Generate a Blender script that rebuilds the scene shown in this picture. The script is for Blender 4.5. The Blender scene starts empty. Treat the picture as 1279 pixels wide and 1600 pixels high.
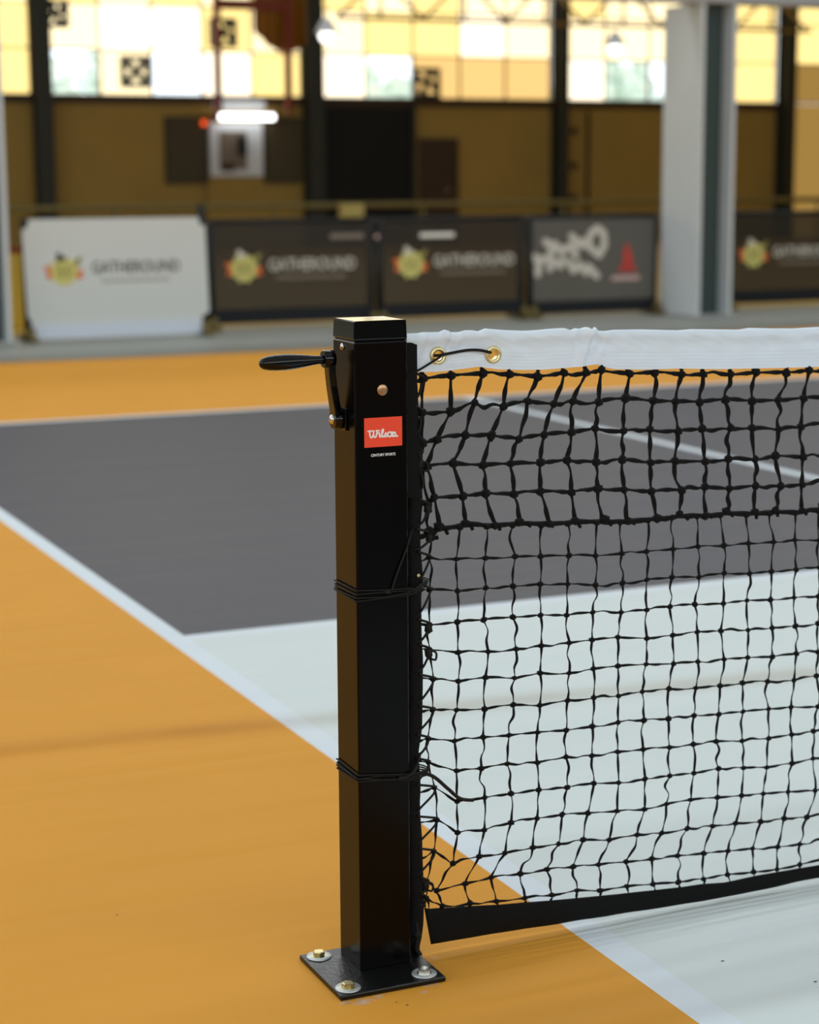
import bpy, bmesh, math, random
from mathutils import Vector, Matrix, noise

random.seed(7)
C = bpy.context.scene.collection
SC = bpy.context.scene

# ------------------------------------------------------------------ camera
cam_d = bpy.data.cameras.new('camera')
cam = bpy.data.objects.new('camera', cam_d); C.objects.link(cam)
R_ = Vector((0.9127, -0.4086, -0.0055)); U_ = Vector((0.0747, 0.1537, 0.9853)); F_ = Vector((0.4017, 0.8997, -0.1708))
cam.matrix_world = Matrix(((R_.x, U_.x, -F_.x, -1.0667), (R_.y, U_.y, -F_.y, -2.5172), (R_.z, U_.z, -F_.z, 1.1556), (0, 0, 0, 1)))
cam_d.sensor_fit = 'VERTICAL'; cam_d.sensor_height = 36.0; cam_d.sensor_width = 36.0
cam_d.lens = 3031.4 / 1600 * 36.0
cam_d.clip_start = 0.05; cam_d.clip_end = 200
cam_d.dof.use_dof = True; cam_d.dof.focus_distance = 2.76; cam_d.dof.aperture_fstop = 4.2
SC.camera = cam

# ------------------------------------------------------------------ view, sky, lights
SC.view_settings.view_transform = 'Standard'; SC.view_settings.look = 'None'
SC.view_settings.gamma = 1.0; SC.view_settings.use_curve_mapping = False
SC.view_settings.exposure = 0.0
w = bpy.data.worlds.new('sky'); SC.world = w; w.use_nodes = True
w.node_tree.nodes['Background'].inputs[0].default_value = (0.86, 0.95, 1.0, 1)
w.node_tree.nodes['Background'].inputs[1].default_value = 2.2

ROOF_Z = 7.6
def skylight(y, power, depth=0.9, x0=-12.0, x1=19.0):
    d = bpy.data.lights.new('skylight', 'AREA'); d.shape = 'RECTANGLE'
    d.size = x1 - x0; d.size_y = depth; d.energy = power; d.color = (0.90, 0.97, 1.0)
    o = bpy.data.objects.new('skylight', d); C.objects.link(o)
    o.location = ((x0 + x1) / 2, y, ROOF_Z - 0.08)
    return o
# long roof lights running parallel to the net, over the courts
SKY = [(-7.0, 160, 0.9), (-2.5, 220, 0.5), (2.6, 470, 0.4), (7.2, 280, 0.9), (15.5, 220, 0.9)]
for y, pw, dp in SKY: skylight(y, pw, dp)
# upright glazing of the raised roof light, facing the court
d = bpy.data.lights.new('roof_glazing', 'AREA'); d.shape = 'RECTANGLE'; d.size = 31.0; d.size_y = 0.7; d.energy = 1150; d.color = (0.92, 0.97, 1.0)
o = bpy.data.objects.new('roof_glazing', d); C.objects.link(o); o.location = (3.5, 13.0, 7.1); o.rotation_euler = (math.radians(-90), 0, 0)
# fill light added at the unseen wall behind the camera
d = bpy.data.lights.new('front_fill', 'AREA'); d.shape = 'RECTANGLE'; d.size = 28.0; d.size_y = 3.6; d.energy = 1100; d.color = (0.90, 0.97, 1.0)
o = bpy.data.objects.new('front_fill', d); C.objects.link(o); o.location = (3.0, -11.9, 4.4); o.rotation_euler = (math.radians(90), 0, 0)
# second added fill, shining in from the unseen left wall
d = bpy.data.lights.new('left_fill', 'AREA'); d.shape = 'RECTANGLE'; d.size = 3.6; d.size_y = 26.0; d.energy = 900; d.color = (0.90, 0.97, 1.0)
o = bpy.data.objects.new('left_fill', d); C.objects.link(o); o.location = (-13.9, 2.0, 4.4); o.rotation_euler = (0, math.radians(-90), 0)

# ------------------------------------------------------------------ materials
def lin(c):
    return tuple(((v / 255) / 12.92 if v / 255 <= 0.04045 else ((v / 255 + 0.055) / 1.055) ** 2.4) for v in c) + (1.0,)
def mat(name, rgb, rough=0.5, metal=0.0, var=0.0, scale=8.0, spec=0.5, bump=0.0, bscale=60.0, coat=0.0, emit=None, estr=0.0, stretch=None):
    m = bpy.data.materials.new(name); m.use_nodes = True
    nt = m.node_tree; b = nt.nodes['Principled BSDF']
    b.inputs['Base Color'].default_value = lin(rgb); b.inputs['Roughness'].default_value = rough
    b.inputs['Metallic'].default_value = metal; b.inputs['Specular IOR Level'].default_value = spec
    b.inputs['Coat Weight'].default_value = coat
    if emit:
        b.inputs['Emission Color'].default_value = emit + (1,); b.inputs['Emission Strength'].default_value = estr
    tc = nt.nodes.new('ShaderNodeTexCoord')
    src = tc.outputs['Object']
    if stretch:
        mp = nt.nodes.new('ShaderNodeMapping'); mp.inputs['Scale'].default_value = stretch
        nt.links.new(src, mp.inputs['Vector']); src = mp.outputs['Vector']
    if var > 0:
        n = nt.nodes.new('ShaderNodeTexNoise'); n.inputs['Scale'].default_value = scale; n.inputs['Detail'].default_value = 4
        nt.links.new(src, n.inputs['Vector'])
        hs = nt.nodes.new('ShaderNodeHueSaturation'); hs.inputs['Color'].default_value = lin(rgb)
        mr = nt.nodes.new('ShaderNodeMapRange'); mr.inputs['From Min'].default_value = 0.25; mr.inputs['From Max'].default_value = 0.75
        mr.inputs['To Min'].default_value = 1 - var; mr.inputs['To Max'].default_value = 1 + var
        nt.links.new(n.outputs['Fac'], mr.inputs['Value']); nt.links.new(mr.outputs['Result'], hs.inputs['Value'])
        nt.links.new(hs.outputs['Color'], b.inputs['Base Color'])
    if bump > 0:
        n2 = nt.nodes.new('ShaderNodeTexNoise'); n2.inputs['Scale'].default_value = bscale; n2.inputs['Detail'].default_value = 3
        nt.links.new(src, n2.inputs['Vector'])
        bp = nt.nodes.new('ShaderNodeBump'); bp.inputs['Strength'].default_value = bump; bp.inputs['Distance'].default_value = 0.01
        nt.links.new(n2.outputs['Fac'], bp.inputs['Height']); nt.links.new(bp.outputs['Normal'], b.inputs['Normal'])
    return m

def floor_mat(name, rgb, rough=0.65, spec=0.08, var=0.04, wave=1.0, rip=0.030):
    """painted court mat: fine grain, long shallow ripples running parallel to the net, one ridge across the mat"""
    m = mat(name, rgb, rough, 0, 0, spec=spec)
    nt = m.node_tree; N = nt.nodes; Lk = nt.links; b = N['Principled BSDF']
    geo = N.new('ShaderNodeNewGeometry'); sep = N.new('ShaderNodeSeparateXYZ'); Lk.new(geo.outputs['Position'], sep.inputs[0])
    # colour grain
    n = N.new('ShaderNodeTexNoise'); n.inputs['Scale'].default_value = 420; n.inputs['Detail'].default_value = 2; Lk.new(geo.outputs['Position'], n.inputs['Vector'])
    n3 = N.new('ShaderNodeTexNoise'); n3.inputs['Scale'].default_value = 3.0; n3.inputs['Detail'].default_value = 5; Lk.new(geo.outputs['Position'], n3.inputs['Vector'])
    ad = N.new('ShaderNodeMath'); ad.operation = 'ADD'; Lk.new(n.outputs['Fac'], ad.inputs[0]); Lk.new(n3.outputs['Fac'], ad.inputs[1])
    mr = N.new('ShaderNodeMapRange'); mr.inputs['From Min'].default_value = 0.6; mr.inputs['From Max'].default_value = 1.4
    mr.inputs['To Min'].default_value = 1 - var; mr.inputs['To Max'].default_value = 1 + var; Lk.new(ad.outputs[0], mr.inputs['Value'])
    hs = N.new('ShaderNodeHueSaturation'); hs.inputs['Color'].default_value = lin(rgb); Lk.new(mr.outputs['Result'], hs.inputs['Value'])
    Lk.new(hs.outputs['Color'], b.inputs['Base Color'])
    # ripples
    mp = N.new('ShaderNodeMapping'); mp.inputs['Scale'].default_value = (0.5, 6.0, 1); mp.inputs['Rotation'].default_value = (0, 0, math.radians(5))
    Lk.new(geo.outputs['Position'], mp.inputs['Vector'])
    n2 = N.new('ShaderNodeTexNoise'); n2.inputs['Scale'].default_value = 1.0; n2.inputs['Detail'].default_value = 2; Lk.new(mp.outputs['Vector'], n2.inputs['Vector'])
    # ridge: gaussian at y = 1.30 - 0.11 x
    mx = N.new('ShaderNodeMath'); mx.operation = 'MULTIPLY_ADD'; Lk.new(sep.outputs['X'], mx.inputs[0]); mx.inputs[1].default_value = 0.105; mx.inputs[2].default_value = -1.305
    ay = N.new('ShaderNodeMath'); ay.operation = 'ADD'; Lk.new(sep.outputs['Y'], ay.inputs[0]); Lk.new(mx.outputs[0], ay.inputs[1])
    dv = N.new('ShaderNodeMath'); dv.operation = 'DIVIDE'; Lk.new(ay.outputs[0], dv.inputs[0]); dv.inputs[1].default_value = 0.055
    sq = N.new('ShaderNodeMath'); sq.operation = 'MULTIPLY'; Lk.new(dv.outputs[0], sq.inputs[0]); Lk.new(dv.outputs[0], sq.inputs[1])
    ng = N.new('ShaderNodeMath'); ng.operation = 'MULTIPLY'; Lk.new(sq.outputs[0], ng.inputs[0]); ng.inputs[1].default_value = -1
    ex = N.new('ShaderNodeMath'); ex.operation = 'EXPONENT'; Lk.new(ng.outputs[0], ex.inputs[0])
    er = N.new('ShaderNodeMath'); er.operation = 'MULTIPLY_ADD'; Lk.new(ex.outputs[0], er.inputs[0]); er.inputs[1].default_value = 0.006
    sc2 = N.new('ShaderNodeMath'); sc2.operation = 'MULTIPLY'; Lk.new(n2.outputs['Fac'], sc2.inputs[0]); sc2.inputs[1].default_value = rip
    Lk.new(sc2.outputs[0], er.inputs[2])
    # a long darker, browner line along the ridge
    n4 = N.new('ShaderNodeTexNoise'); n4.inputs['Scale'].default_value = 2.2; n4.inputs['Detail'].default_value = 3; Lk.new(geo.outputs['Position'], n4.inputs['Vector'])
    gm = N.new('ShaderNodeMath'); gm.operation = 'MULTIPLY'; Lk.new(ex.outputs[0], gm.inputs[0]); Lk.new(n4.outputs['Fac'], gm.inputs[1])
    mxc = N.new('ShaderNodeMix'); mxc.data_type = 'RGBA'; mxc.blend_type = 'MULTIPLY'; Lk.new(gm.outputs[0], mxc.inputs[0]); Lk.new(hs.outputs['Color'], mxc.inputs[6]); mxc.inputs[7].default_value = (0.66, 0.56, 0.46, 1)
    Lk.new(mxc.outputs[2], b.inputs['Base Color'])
    bp = N.new('ShaderNodeBump'); bp.inputs['Strength'].default_value = 1.0; bp.inputs['Distance'].default_value = wave
    Lk.new(er.outputs[0], bp.inputs['Height']); Lk.new(bp.outputs['Normal'], b.inputs['Normal'])
    return m

M = dict(
    concrete=mat('concrete', (150, 152, 146), 0.55, var=0.06, scale=2),
    yellow_floor=mat('yellow_floor', (190, 150, 60), 0.5, var=0.05, scale=2),
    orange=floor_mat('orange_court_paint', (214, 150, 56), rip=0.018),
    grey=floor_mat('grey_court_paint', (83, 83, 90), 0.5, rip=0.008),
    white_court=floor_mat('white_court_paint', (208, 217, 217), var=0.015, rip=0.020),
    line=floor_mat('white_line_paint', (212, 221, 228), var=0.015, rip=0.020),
    wall=mat('yellow_wall_paint', (168, 137, 63), 0.7, var=0.06, scale=1.2),
    ceiling=mat('ceiling_sheet', (120, 118, 112), 0.8, var=0.05),
    darkwall=mat('grey_wall_sheet', (78, 80, 80), 0.8, var=0.05),
    black_metal=mat('black_powder_coat', (6, 5, 5), 0.17, spec=0.13, bump=0.03, bscale=900),
    black_gloss=mat('black_gloss_plastic', (4, 4, 5), 0.09, spec=0.3),
    black_cap=mat('black_cap_plastic', (5, 6, 6), 0.05, spec=0.7),
    black_plate=mat('black_plate_paint', (9, 9, 9), 0.32, spec=0.35, bump=0.1, bscale=150),
    sticker=mat('black_sticker', (6, 6, 6), 0.17, spec=0.12),
    red_print=mat('red_print', (236, 66, 26), 0.5, var=0.03, scale=300),
    white_print=mat('white_print', (232, 232, 232), 0.5),
    copper=mat('brushed_copper', (178, 138, 104), 0.35, metal=1.0, var=0.08, scale=200),
    steel=mat('bright_steel', (212, 208, 200), 0.22, metal=1.0, var=0.05, scale=300),
    zinc=mat('yellow_zinc', (186, 170, 120), 0.3, metal=1.0, var=0.12, scale=250),
    washer=mat('zinc_washer', (196, 200, 200), 0.42, metal=0.6, var=0.08, scale=200),
    brass=mat('brass', (226, 208, 156), 0.35, metal=1.0, var=0.05, scale=300),
    twine=mat('black_twine', (9, 10, 9), 0.75, spec=0.2, bump=0.4, bscale=900),
    cord=mat('black_cord', (22, 22, 20), 0.6, spec=0.25, bump=0.3, bscale=1200),
    sleeve=mat('black_sleeve_fabric', (9, 10, 10), 0.8, spec=0.2, bump=0.3, bscale=500),
    band=mat('black_band_fabric', (9, 9, 9), 0.8, spec=0.2, bump=0.3, bscale=600),
    web=mat('slate_web', (58, 74, 72), 0.35, var=0.05, scale=3),  # pillar web, a darker tone than its flanges
    pillar=mat('white_pillar_paint', (205, 210, 212), 0.45, var=0.02, scale=3),
    beam=mat('grey_beam_paint', (170, 170, 168), 0.5, var=0.03, scale=3),
    column=mat('dark_green_column_paint', (44, 46, 36), 0.6, var=0.06, scale=3),
    frame=mat('window_bar_paint', (150, 112, 44), 0.6, var=0.06, scale=4),
    brown=mat('brown_door_paint', (62, 40, 20), 0.5, var=0.06, scale=4),
    shutter=mat('black_shutter_paint', (4, 4, 4), 0.7),
    cabinet=mat('dark_olive_panel', (70, 58, 30), 0.6, var=0.06, scale=4),
    red_steel=mat('red_steel_paint', (136, 48, 14), 0.5, var=0.06, scale=4),
    amber=mat('amber_tarpaulin', (150, 96, 20), 0.6, var=0.12, scale=3),
    booth=mat('white_booth_panel', (222, 226, 230), 0.5),
    tube=mat('lamp_tube', (255, 255, 255), 0.4, emit=(0.95, 0.98, 1.0), estr=5.0),
    redlamp=mat('red_lamp', (255, 70, 20), 0.4, emit=(1.0, 0.10, 0.01), estr=1.6),
    bulb=mat('pendant_bulb', (255, 255, 255), 0.4, emit=(1.0, 1.0, 0.96), estr=2.5),
    banner_white=mat('white_banner_vinyl', (214, 217, 213), 0.5, var=0.015, scale=6, bump=0.25, bscale=6, stretch=(0.6, 1, 3.5)),
    banner_hem=mat('white_banner_hem', (216, 224, 236), 0.5),
    frame_black=mat('black_barrier_tube', (18, 19, 20), 0.45, spec=0.35),
    foot=mat('tan_barrier_foot', (120, 104, 60), 0.5, metal=0.2, var=0.1, scale=40),
    hem_dark=mat('dark_banner_hem', (22, 25, 30), 0.6, spec=0.3),
    logo_yellow=mat('logo_yellow', (214, 206, 120), 0.6), logo_orange=mat('logo_orange', (226, 106, 40), 0.6),
    logo_dark=mat('logo_dark', (70, 66, 48), 0.6), logo_olive=mat('logo_olive', (150, 140, 70), 0.6), logo_cream=mat('logo_cream', (214, 208, 190), 0.6),
    text_dark=mat('text_dark', (66, 62, 50), 0.6), text_light=mat('text_light', (206, 200, 188), 0.6),
    text_grey=mat('text_grey', (168, 168, 160), 0.6), text_dim=mat('text_dim', (122, 108, 92), 0.6),
    logo_red=mat('logo_red', (192, 62, 48), 0.6), text_pink=mat('text_pink', (206, 170, 164), 0.6),
    strip=mat('bright_tube_reflection', (240, 236, 226), 0.35), strip_dim=mat('dim_tube_reflection', (128, 116, 104), 0.5),  # flat tones that paint tube reflections on the banners
    rail=mat('olive_rail_paint', (112, 98, 50), 0.5), pale_box=mat('pale_box_paint', (190, 172, 100), 0.5),
    yellow_post=mat('yellow_post_paint', (214, 180, 70), 0.5),
    fan_dark=mat('fan_dark_metal', (22, 24, 20), 0.5),
    leaf=mat('leaf_green', (206, 220, 206), 0.7, var=0.12, scale=3), bark=mat('bark', (110, 96, 80), 0.8),
    grit=mat('dark_grit', (60, 50, 40), 0.8),
)
def glow(name, col, s):
    return mat(name, (120, 92, 44), 0.4, emit=col, estr=s)
PANE = [glow('lit_sheet_pale', (1.0, 0.84, 0.50), 1.8), glow('lit_sheet_yellow', (1.0, 0.76, 0.28), 1.5), glow('lit_sheet_white', (1.0, 0.88, 0.66), 2.0)]
PANE_TAN = glow('lit_sheet_tan', (1.0, 0.66, 0.24), 1.05)
PANE_TALL = glow('lit_sheet_tall', (1.0, 0.60, 0.15), 0.34)
def glass_mat():
    m = bpy.data.materials.new('clear_pane'); m.use_nodes = True; nt = m.node_tree
    b = nt.nodes['Principled BSDF']; nt.nodes.remove(b); out = nt.nodes['Material Output']
    t = nt.nodes.new('ShaderNodeBsdfTransparent'); g = nt.nodes.new('ShaderNodeBsdfGlossy'); g.inputs['Roughness'].default_value = 0.05
    mx = nt.nodes.new('ShaderNodeMixShader'); mx.inputs[0].default_value = 0.06
    nt.links.new(t.outputs[0], mx.inputs[1]); nt.links.new(g.outputs[0], mx.inputs[2]); nt.links.new(mx.outputs[0], out.inputs[0])
    return m
M['glass'] = glass_mat()
def mesh_banner(name, rgb, see):
    m = mat(name, rgb, 0.4, spec=0.4, var=0.06, scale=3); nt = m.node_tree
    b = nt.nodes['Principled BSDF']; out = nt.nodes['Material Output']
    t = nt.nodes.new('ShaderNodeBsdfTransparent'); mx = nt.nodes.new('ShaderNodeMixShader'); mx.inputs[0].default_value = 1 - see
    nt.links.new(t.outputs[0], mx.inputs[1]); nt.links.new(b.outputs[0], mx.inputs[2]); nt.links.new(mx.outputs[0], out.inputs[0])
    return m
M['mesh_dark'] = mesh_banner('dark_mesh_banner', (44, 39, 30), 0.30)
M['mesh_grey'] = mesh_banner('grey_mesh_banner', (100, 98, 92), 0.15)
def tape_mat():
    m = mat('white_tape_canvas', (220, 231, 242), 0.7, var=0.02, scale=30, spec=0.2)
    nt = m.node_tree; N = nt.nodes; Lk = nt.links; b = N['Principled BSDF']
    uv = N.new('ShaderNodeUVMap'); sep = N.new('ShaderNodeSeparateXYZ'); Lk.new(uv.outputs[0], sep.inputs[0])
    tot = None
    for v0 in (0.08, 0.16, 0.24, 0.33, 0.42):
        s = N.new('ShaderNodeMath'); s.operation = 'SUBTRACT'; Lk.new(sep.outputs['Y'], s.inputs[0]); s.inputs[1].default_value = v0
        a = N.new('ShaderNodeMath'); a.operation = 'ABSOLUTE'; Lk.new(s.outputs[0], a.inputs[0])
        l = N.new('ShaderNodeMath'); l.operation = 'LESS_THAN'; Lk.new(a.outputs[0], l.inputs[0]); l.inputs[1].default_value = 0.009
        if tot is None: tot = l
        else:
            ad = N.new('ShaderNodeMath'); ad.operation = 'ADD'; Lk.new(tot.outputs[0], ad.inputs[0]); Lk.new(l.outputs[0], ad.inputs[1]); tot = ad
    n = N.new('ShaderNodeTexNoise'); n.inputs['Scale'].default_value = 260; Lk.new(uv.outputs[0], n.inputs['Vector'])
    mu = N.new('ShaderNodeMath'); mu.operation = 'MULTIPLY'; Lk.new(tot.outputs[0], mu.inputs[0]); Lk.new(n.outputs['Fac'], mu.inputs[1])
    bp = N.new('ShaderNodeBump'); bp.invert = True; bp.inputs['Strength'].default_value = 0.5; bp.inputs['Distance'].default_value = 0.0008
    Lk.new(mu.outputs[0], bp.inputs['Height']); Lk.new(bp.outputs['Normal'], b.inputs['Normal'])
    return m
M['tape'] = tape_mat()
def dust_mat():
    m = mat('white_scuff', (222, 205, 190), 0.85); nt = m.node_tree; N = nt.nodes; Lk = nt.links
    tc = N.new('ShaderNodeTexCoord'); sb = N.new('ShaderNodeVectorMath'); sb.operation = 'SUBTRACT'; sb.inputs[1].default_value = (0.5, 0.5, 0.5); Lk.new(tc.outputs['Generated'], sb.inputs[0])
    mz = N.new('ShaderNodeVectorMath'); mz.operation = 'MULTIPLY'; mz.inputs[1].default_value = (1, 1, 0); Lk.new(sb.outputs[0], mz.inputs[0])
    ln = N.new('ShaderNodeVectorMath'); ln.operation = 'LENGTH'; Lk.new(mz.outputs[0], ln.inputs[0])
    n = N.new('ShaderNodeTexNoise'); n.inputs['Scale'].default_value = 90; n.inputs['Detail'].default_value = 4; Lk.new(tc.outputs['Object'], n.inputs['Vector'])
    ml = N.new('ShaderNodeMath'); ml.operation = 'MULTIPLY_ADD'; Lk.new(ln.outputs['Value'], ml.inputs[0]); ml.inputs[1].default_value = -1.5; Lk.new(n.outputs['Fac'], ml.inputs[2])
    mr = N.new('ShaderNodeMapRange'); mr.inputs['From Min'].default_value = -0.05; mr.inputs['From Max'].default_value = 0.55; mr.inputs['To Max'].default_value = 0.62; Lk.new(ml.outputs[0], mr.inputs['Value'])
    t = N.new('ShaderNodeBsdfTransparent'); mx = N.new('ShaderNodeMixShader'); b = N['Principled BSDF']; out = N['Material Output']
    Lk.new(mr.outputs['Result'], mx.inputs[0]); Lk.new(t.outputs[0], mx.inputs[1]); Lk.new(b.outputs[0], mx.inputs[2]); Lk.new(mx.outputs[0], out.inputs[0])
    return m
M['dust'] = dust_mat()

# ------------------------------------------------------------------ mesh builder
class MB:
    def __init__(s): s.v = []; s.f = []; s.sm = []
    def add(s, vs, fs, smooth=False):
        o = len(s.v); s.v += [tuple(v) for v in vs]; s.f += [tuple(i + o for i in f) for f in fs]; s.sm += [smooth] * len(fs)
    def box(s, x0, x1, y0, y1, z0, z1):
        s.add([(x0, y0, z0), (x1, y0, z0), (x1, y1, z0), (x0, y1, z0), (x0, y0, z1), (x1, y0, z1), (x1, y1, z1), (x0, y1, z1)],
              [(0, 3, 2, 1), (4, 5, 6, 7), (0, 1, 5, 4), (1, 2, 6, 5), (2, 3, 7, 6), (3, 0, 4, 7)])
    def bar(s, a, b, w, d=None, up=(0, 1, 0)):
        a = Vector(a); b = Vector(b); t = (b - a).normalized(); d = d or w
        n = t.cross(Vector(up));
        if n.length < 1e-4: n = t.cross(Vector((1, 0, 0)))
        n.normalize(); m = t.cross(n)
        vs = [p + n * (i * w / 2) + m * (j * d / 2) for p in (a, b) for i, j in ((-1, -1), (1, -1), (1, 1), (-1, 1))]
        s.add(vs, [(3, 2, 1, 0), (4, 5, 6, 7), (0, 1, 5, 4), (1, 2, 6, 5), (2, 3, 7, 6), (3, 0, 4, 7)])
    def tube(s, pts, r, n=8, cap=True, flat=1.0, twist=None, ref=(0, 1, 0)):
        pts = [Vector(p) for p in pts]; rr = r if isinstance(r, (list, tuple)) else [r] * len(pts); o = len(s.v)
        N0 = None; rings = []
        for i, p in enumerate(pts):
            t = (pts[min(i + 1, len(pts) - 1)] - pts[max(i - 1, 0)])
            t = t.normalized() if t.length > 1e-9 else Vector((0, 0, 1))
            if N0 is None:
                N0 = t.cross(Vector(ref))
                if N0.length < 1e-3: N0 = t.cross(Vector((1, 0, 0)))
            N0 = (N0 - t * N0.dot(t)); N0.normalize(); B = t.cross(N0)
            tw = twist[i] if twist else 0.0
            for k in range(n):
                a = 2 * math.pi * k / n; ca, sa = math.cos(a) * rr[i], math.sin(a) * rr[i] * flat
                c, sn = math.cos(tw), math.sin(tw)
                s.v.append(tuple(p + N0 * (ca * c - sa * sn) + B * (ca * sn + sa * c)))
        m = len(pts)
        for i in range(m - 1):
            for k in range(n):
                a, b = o + i * n + k, o + i * n + (k + 1) % n
                s.f.append((a, b, b + n, a + n)); s.sm.append(True)
        if cap:
            s.f.append(tuple(o + k for k in reversed(range(n)))); s.sm.append(False)
            s.f.append(tuple(o + (m - 1) * n + k for k in range(n))); s.sm.append(False)
    def lathe(s, prof, origin, axis, n=24, smooth=True):
        ax = Vector(axis).normalized(); u = ax.cross(Vector((0, 0, 1)))
        if u.length < 1e-3: u = Vector((1, 0, 0))
        u.normalize(); w_ = ax.cross(u); O = Vector(origin); o = len(s.v)
        for r, h in prof:
            for k in range(n):
                a = 2 * math.pi * k / n; s.v.append(tuple(O + ax * h + (u * math.cos(a) + w_ * math.sin(a)) * r))
        for i in range(len(prof) - 1):
            for k in range(n):
                a, b = o + i * n + k, o + i * n + (k + 1) % n
                s.f.append((a, b, b + n, a + n)); s.sm.append(smooth)
        s.f.append(tuple(o + k for k in reversed(range(n)))); s.sm.append(False)
        s.f.append(tuple(o + (len(prof) - 1) * n + k for k in range(n))); s.sm.append(False)
    def prism_xz(s, poly, y0, y1):
        n = len(poly); vs = [(x, y0, z) for x, z in poly] + [(x, y1, z) for x, z in poly]
        s.add(vs, [tuple(range(n)), tuple(reversed(range(n, 2 * n)))] + [(i, i + n, (i + 1) % n + n, (i + 1) % n) for i in range(n)])
    def stroke(s, pts, width, y0, y1):
        s.k = getattr(s, 'k', 0)
        for (a, b) in zip(pts, pts[1:]):
            d = math.hypot(b[0] - a[0], b[1] - a[1]) or 1e-6; nx, nz = -(b[1] - a[1]) / d * width / 2, (b[0] - a[0]) / d * width / 2
            s.prism_xz([(a[0] + nx, a[1] + nz), (b[0] + nx, b[1] + nz), (b[0] - nx, b[1] - nz), (a[0] - nx, a[1] - nz)], y0 - s.k * 4e-6, y1); s.k += 1
        for p in pts:
            s.prism_xz([(p[0] + math.cos(k * math.pi / 4) * width / 2, p[1] + math.sin(k * math.pi / 4) * width / 2) for k in range(8)], y0 - s.k * 4e-6, y1); s.k += 1
    def lump(s, c, r, seed, squash=(1, 1, 1)):
        vs, fs = ICO; rnd = random.Random(seed); o = Vector((rnd.random() * 9, rnd.random() * 9, rnd.random() * 9))
        s.add([(c[0] + v.x * r * squash[0] * q, c[1] + v.y * r * squash[1] * q, c[2] + v.z * r * squash[2] * q) for v in vs for q in (1 + 0.34 * noise.noise(v * 1.6 + o),)], fs, True)
    def mesh(s, name, m):
        me = bpy.data.meshes.new(name); me.from_pydata(s.v, [], s.f); me.update()
        me.polygons.foreach_set('use_smooth', s.sm)
        bm = bmesh.new(); bm.from_mesh(me); bmesh.ops.recalc_face_normals(bm, faces=bm.faces); bm.to_mesh(me); bm.free()
        me.materials.append(m if not isinstance(m, str) else M[m]); return me
    def build(s, name, m, parent=None, loc=None):
        return link(name, s.mesh(name, m), parent, loc)
_b = bmesh.new(); bmesh.ops.create_icosphere(_b, subdivisions=2, radius=1)
_ICO2 = ([v.co.copy() for v in _b.verts], [tuple(v.index for v in f.verts) for f in _b.faces]); _b.free()
_b = bmesh.new(); bmesh.ops.create_icosphere(_b, subdivisions=1, radius=1)
ICO = ([v.co.copy() for v in _b.verts], [tuple(v.index for v in f.verts) for f in _b.faces]); _b.free()

def link(name, me, parent=None, loc=None):
    o = bpy.data.objects.new(name, me); C.objects.link(o)
    if parent is not None:
        o.parent = parent
    if loc is not None: o.location = loc
    return o
def thing(name, label, cat, loc=(0, 0, 0), group=None):
    o = bpy.data.objects.new(name, None); C.objects.link(o); o.location = loc; o.empty_display_size = 0.1
    return tag(o, label, cat, group)
def tag(o, label, cat, group=None):
    o['label'] = label; o['category'] = cat
    if group: o['group'] = group
    return o
def struct(o, label=None):
    o['kind'] = 'structure'
    if label: o['label'] = label
    return o
def bevel(o, w_, seg=2):
    md = o.modifiers.new('bevel', 'BEVEL'); md.width = w_; md.segments = seg; md.limit_method = 'ANGLE'; md.angle_limit = math.radians(40)
    return o
def copy_tree(o, parent=None):
    c = o.copy(); C.objects.link(c); c.parent = parent
    for ch in list(o.children): copy_tree(ch, c)
    return c
def text_mesh(name, body, size, m, width=None, bold=0.0, depth=0.002):
    """lettering in the XZ plane facing -Y, centred on its origin"""
    cu = bpy.data.curves.new(name, 'FONT'); cu.body = body; cu.size = size; cu.align_x = 'CENTER'; cu.align_y = 'CENTER'
    cu.extrude = depth / 2; cu.offset = bold
    cu.resolution_u = 3
    t = bpy.data.objects.new(name, cu); C.objects.link(t)
    bpy.context.view_layer.update()
    me = bpy.data.meshes.new_from_object(t); bpy.data.objects.remove(t); bpy.data.curves.remove(cu)
    xs = [v.co.x for v in me.vertices]; sx = (width / (max(xs) - min(xs))) if width else 1.0; mx = (max(xs) + min(xs)) / 2
    ys = [v.co.y for v in me.vertices]; my = (max(ys) + min(ys)) / 2
    for v in me.vertices: v.co = Vector(((v.co.x - mx) * sx, -v.co.z, v.co.y - my))
    me.materials.append(M[m]); return me

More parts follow.
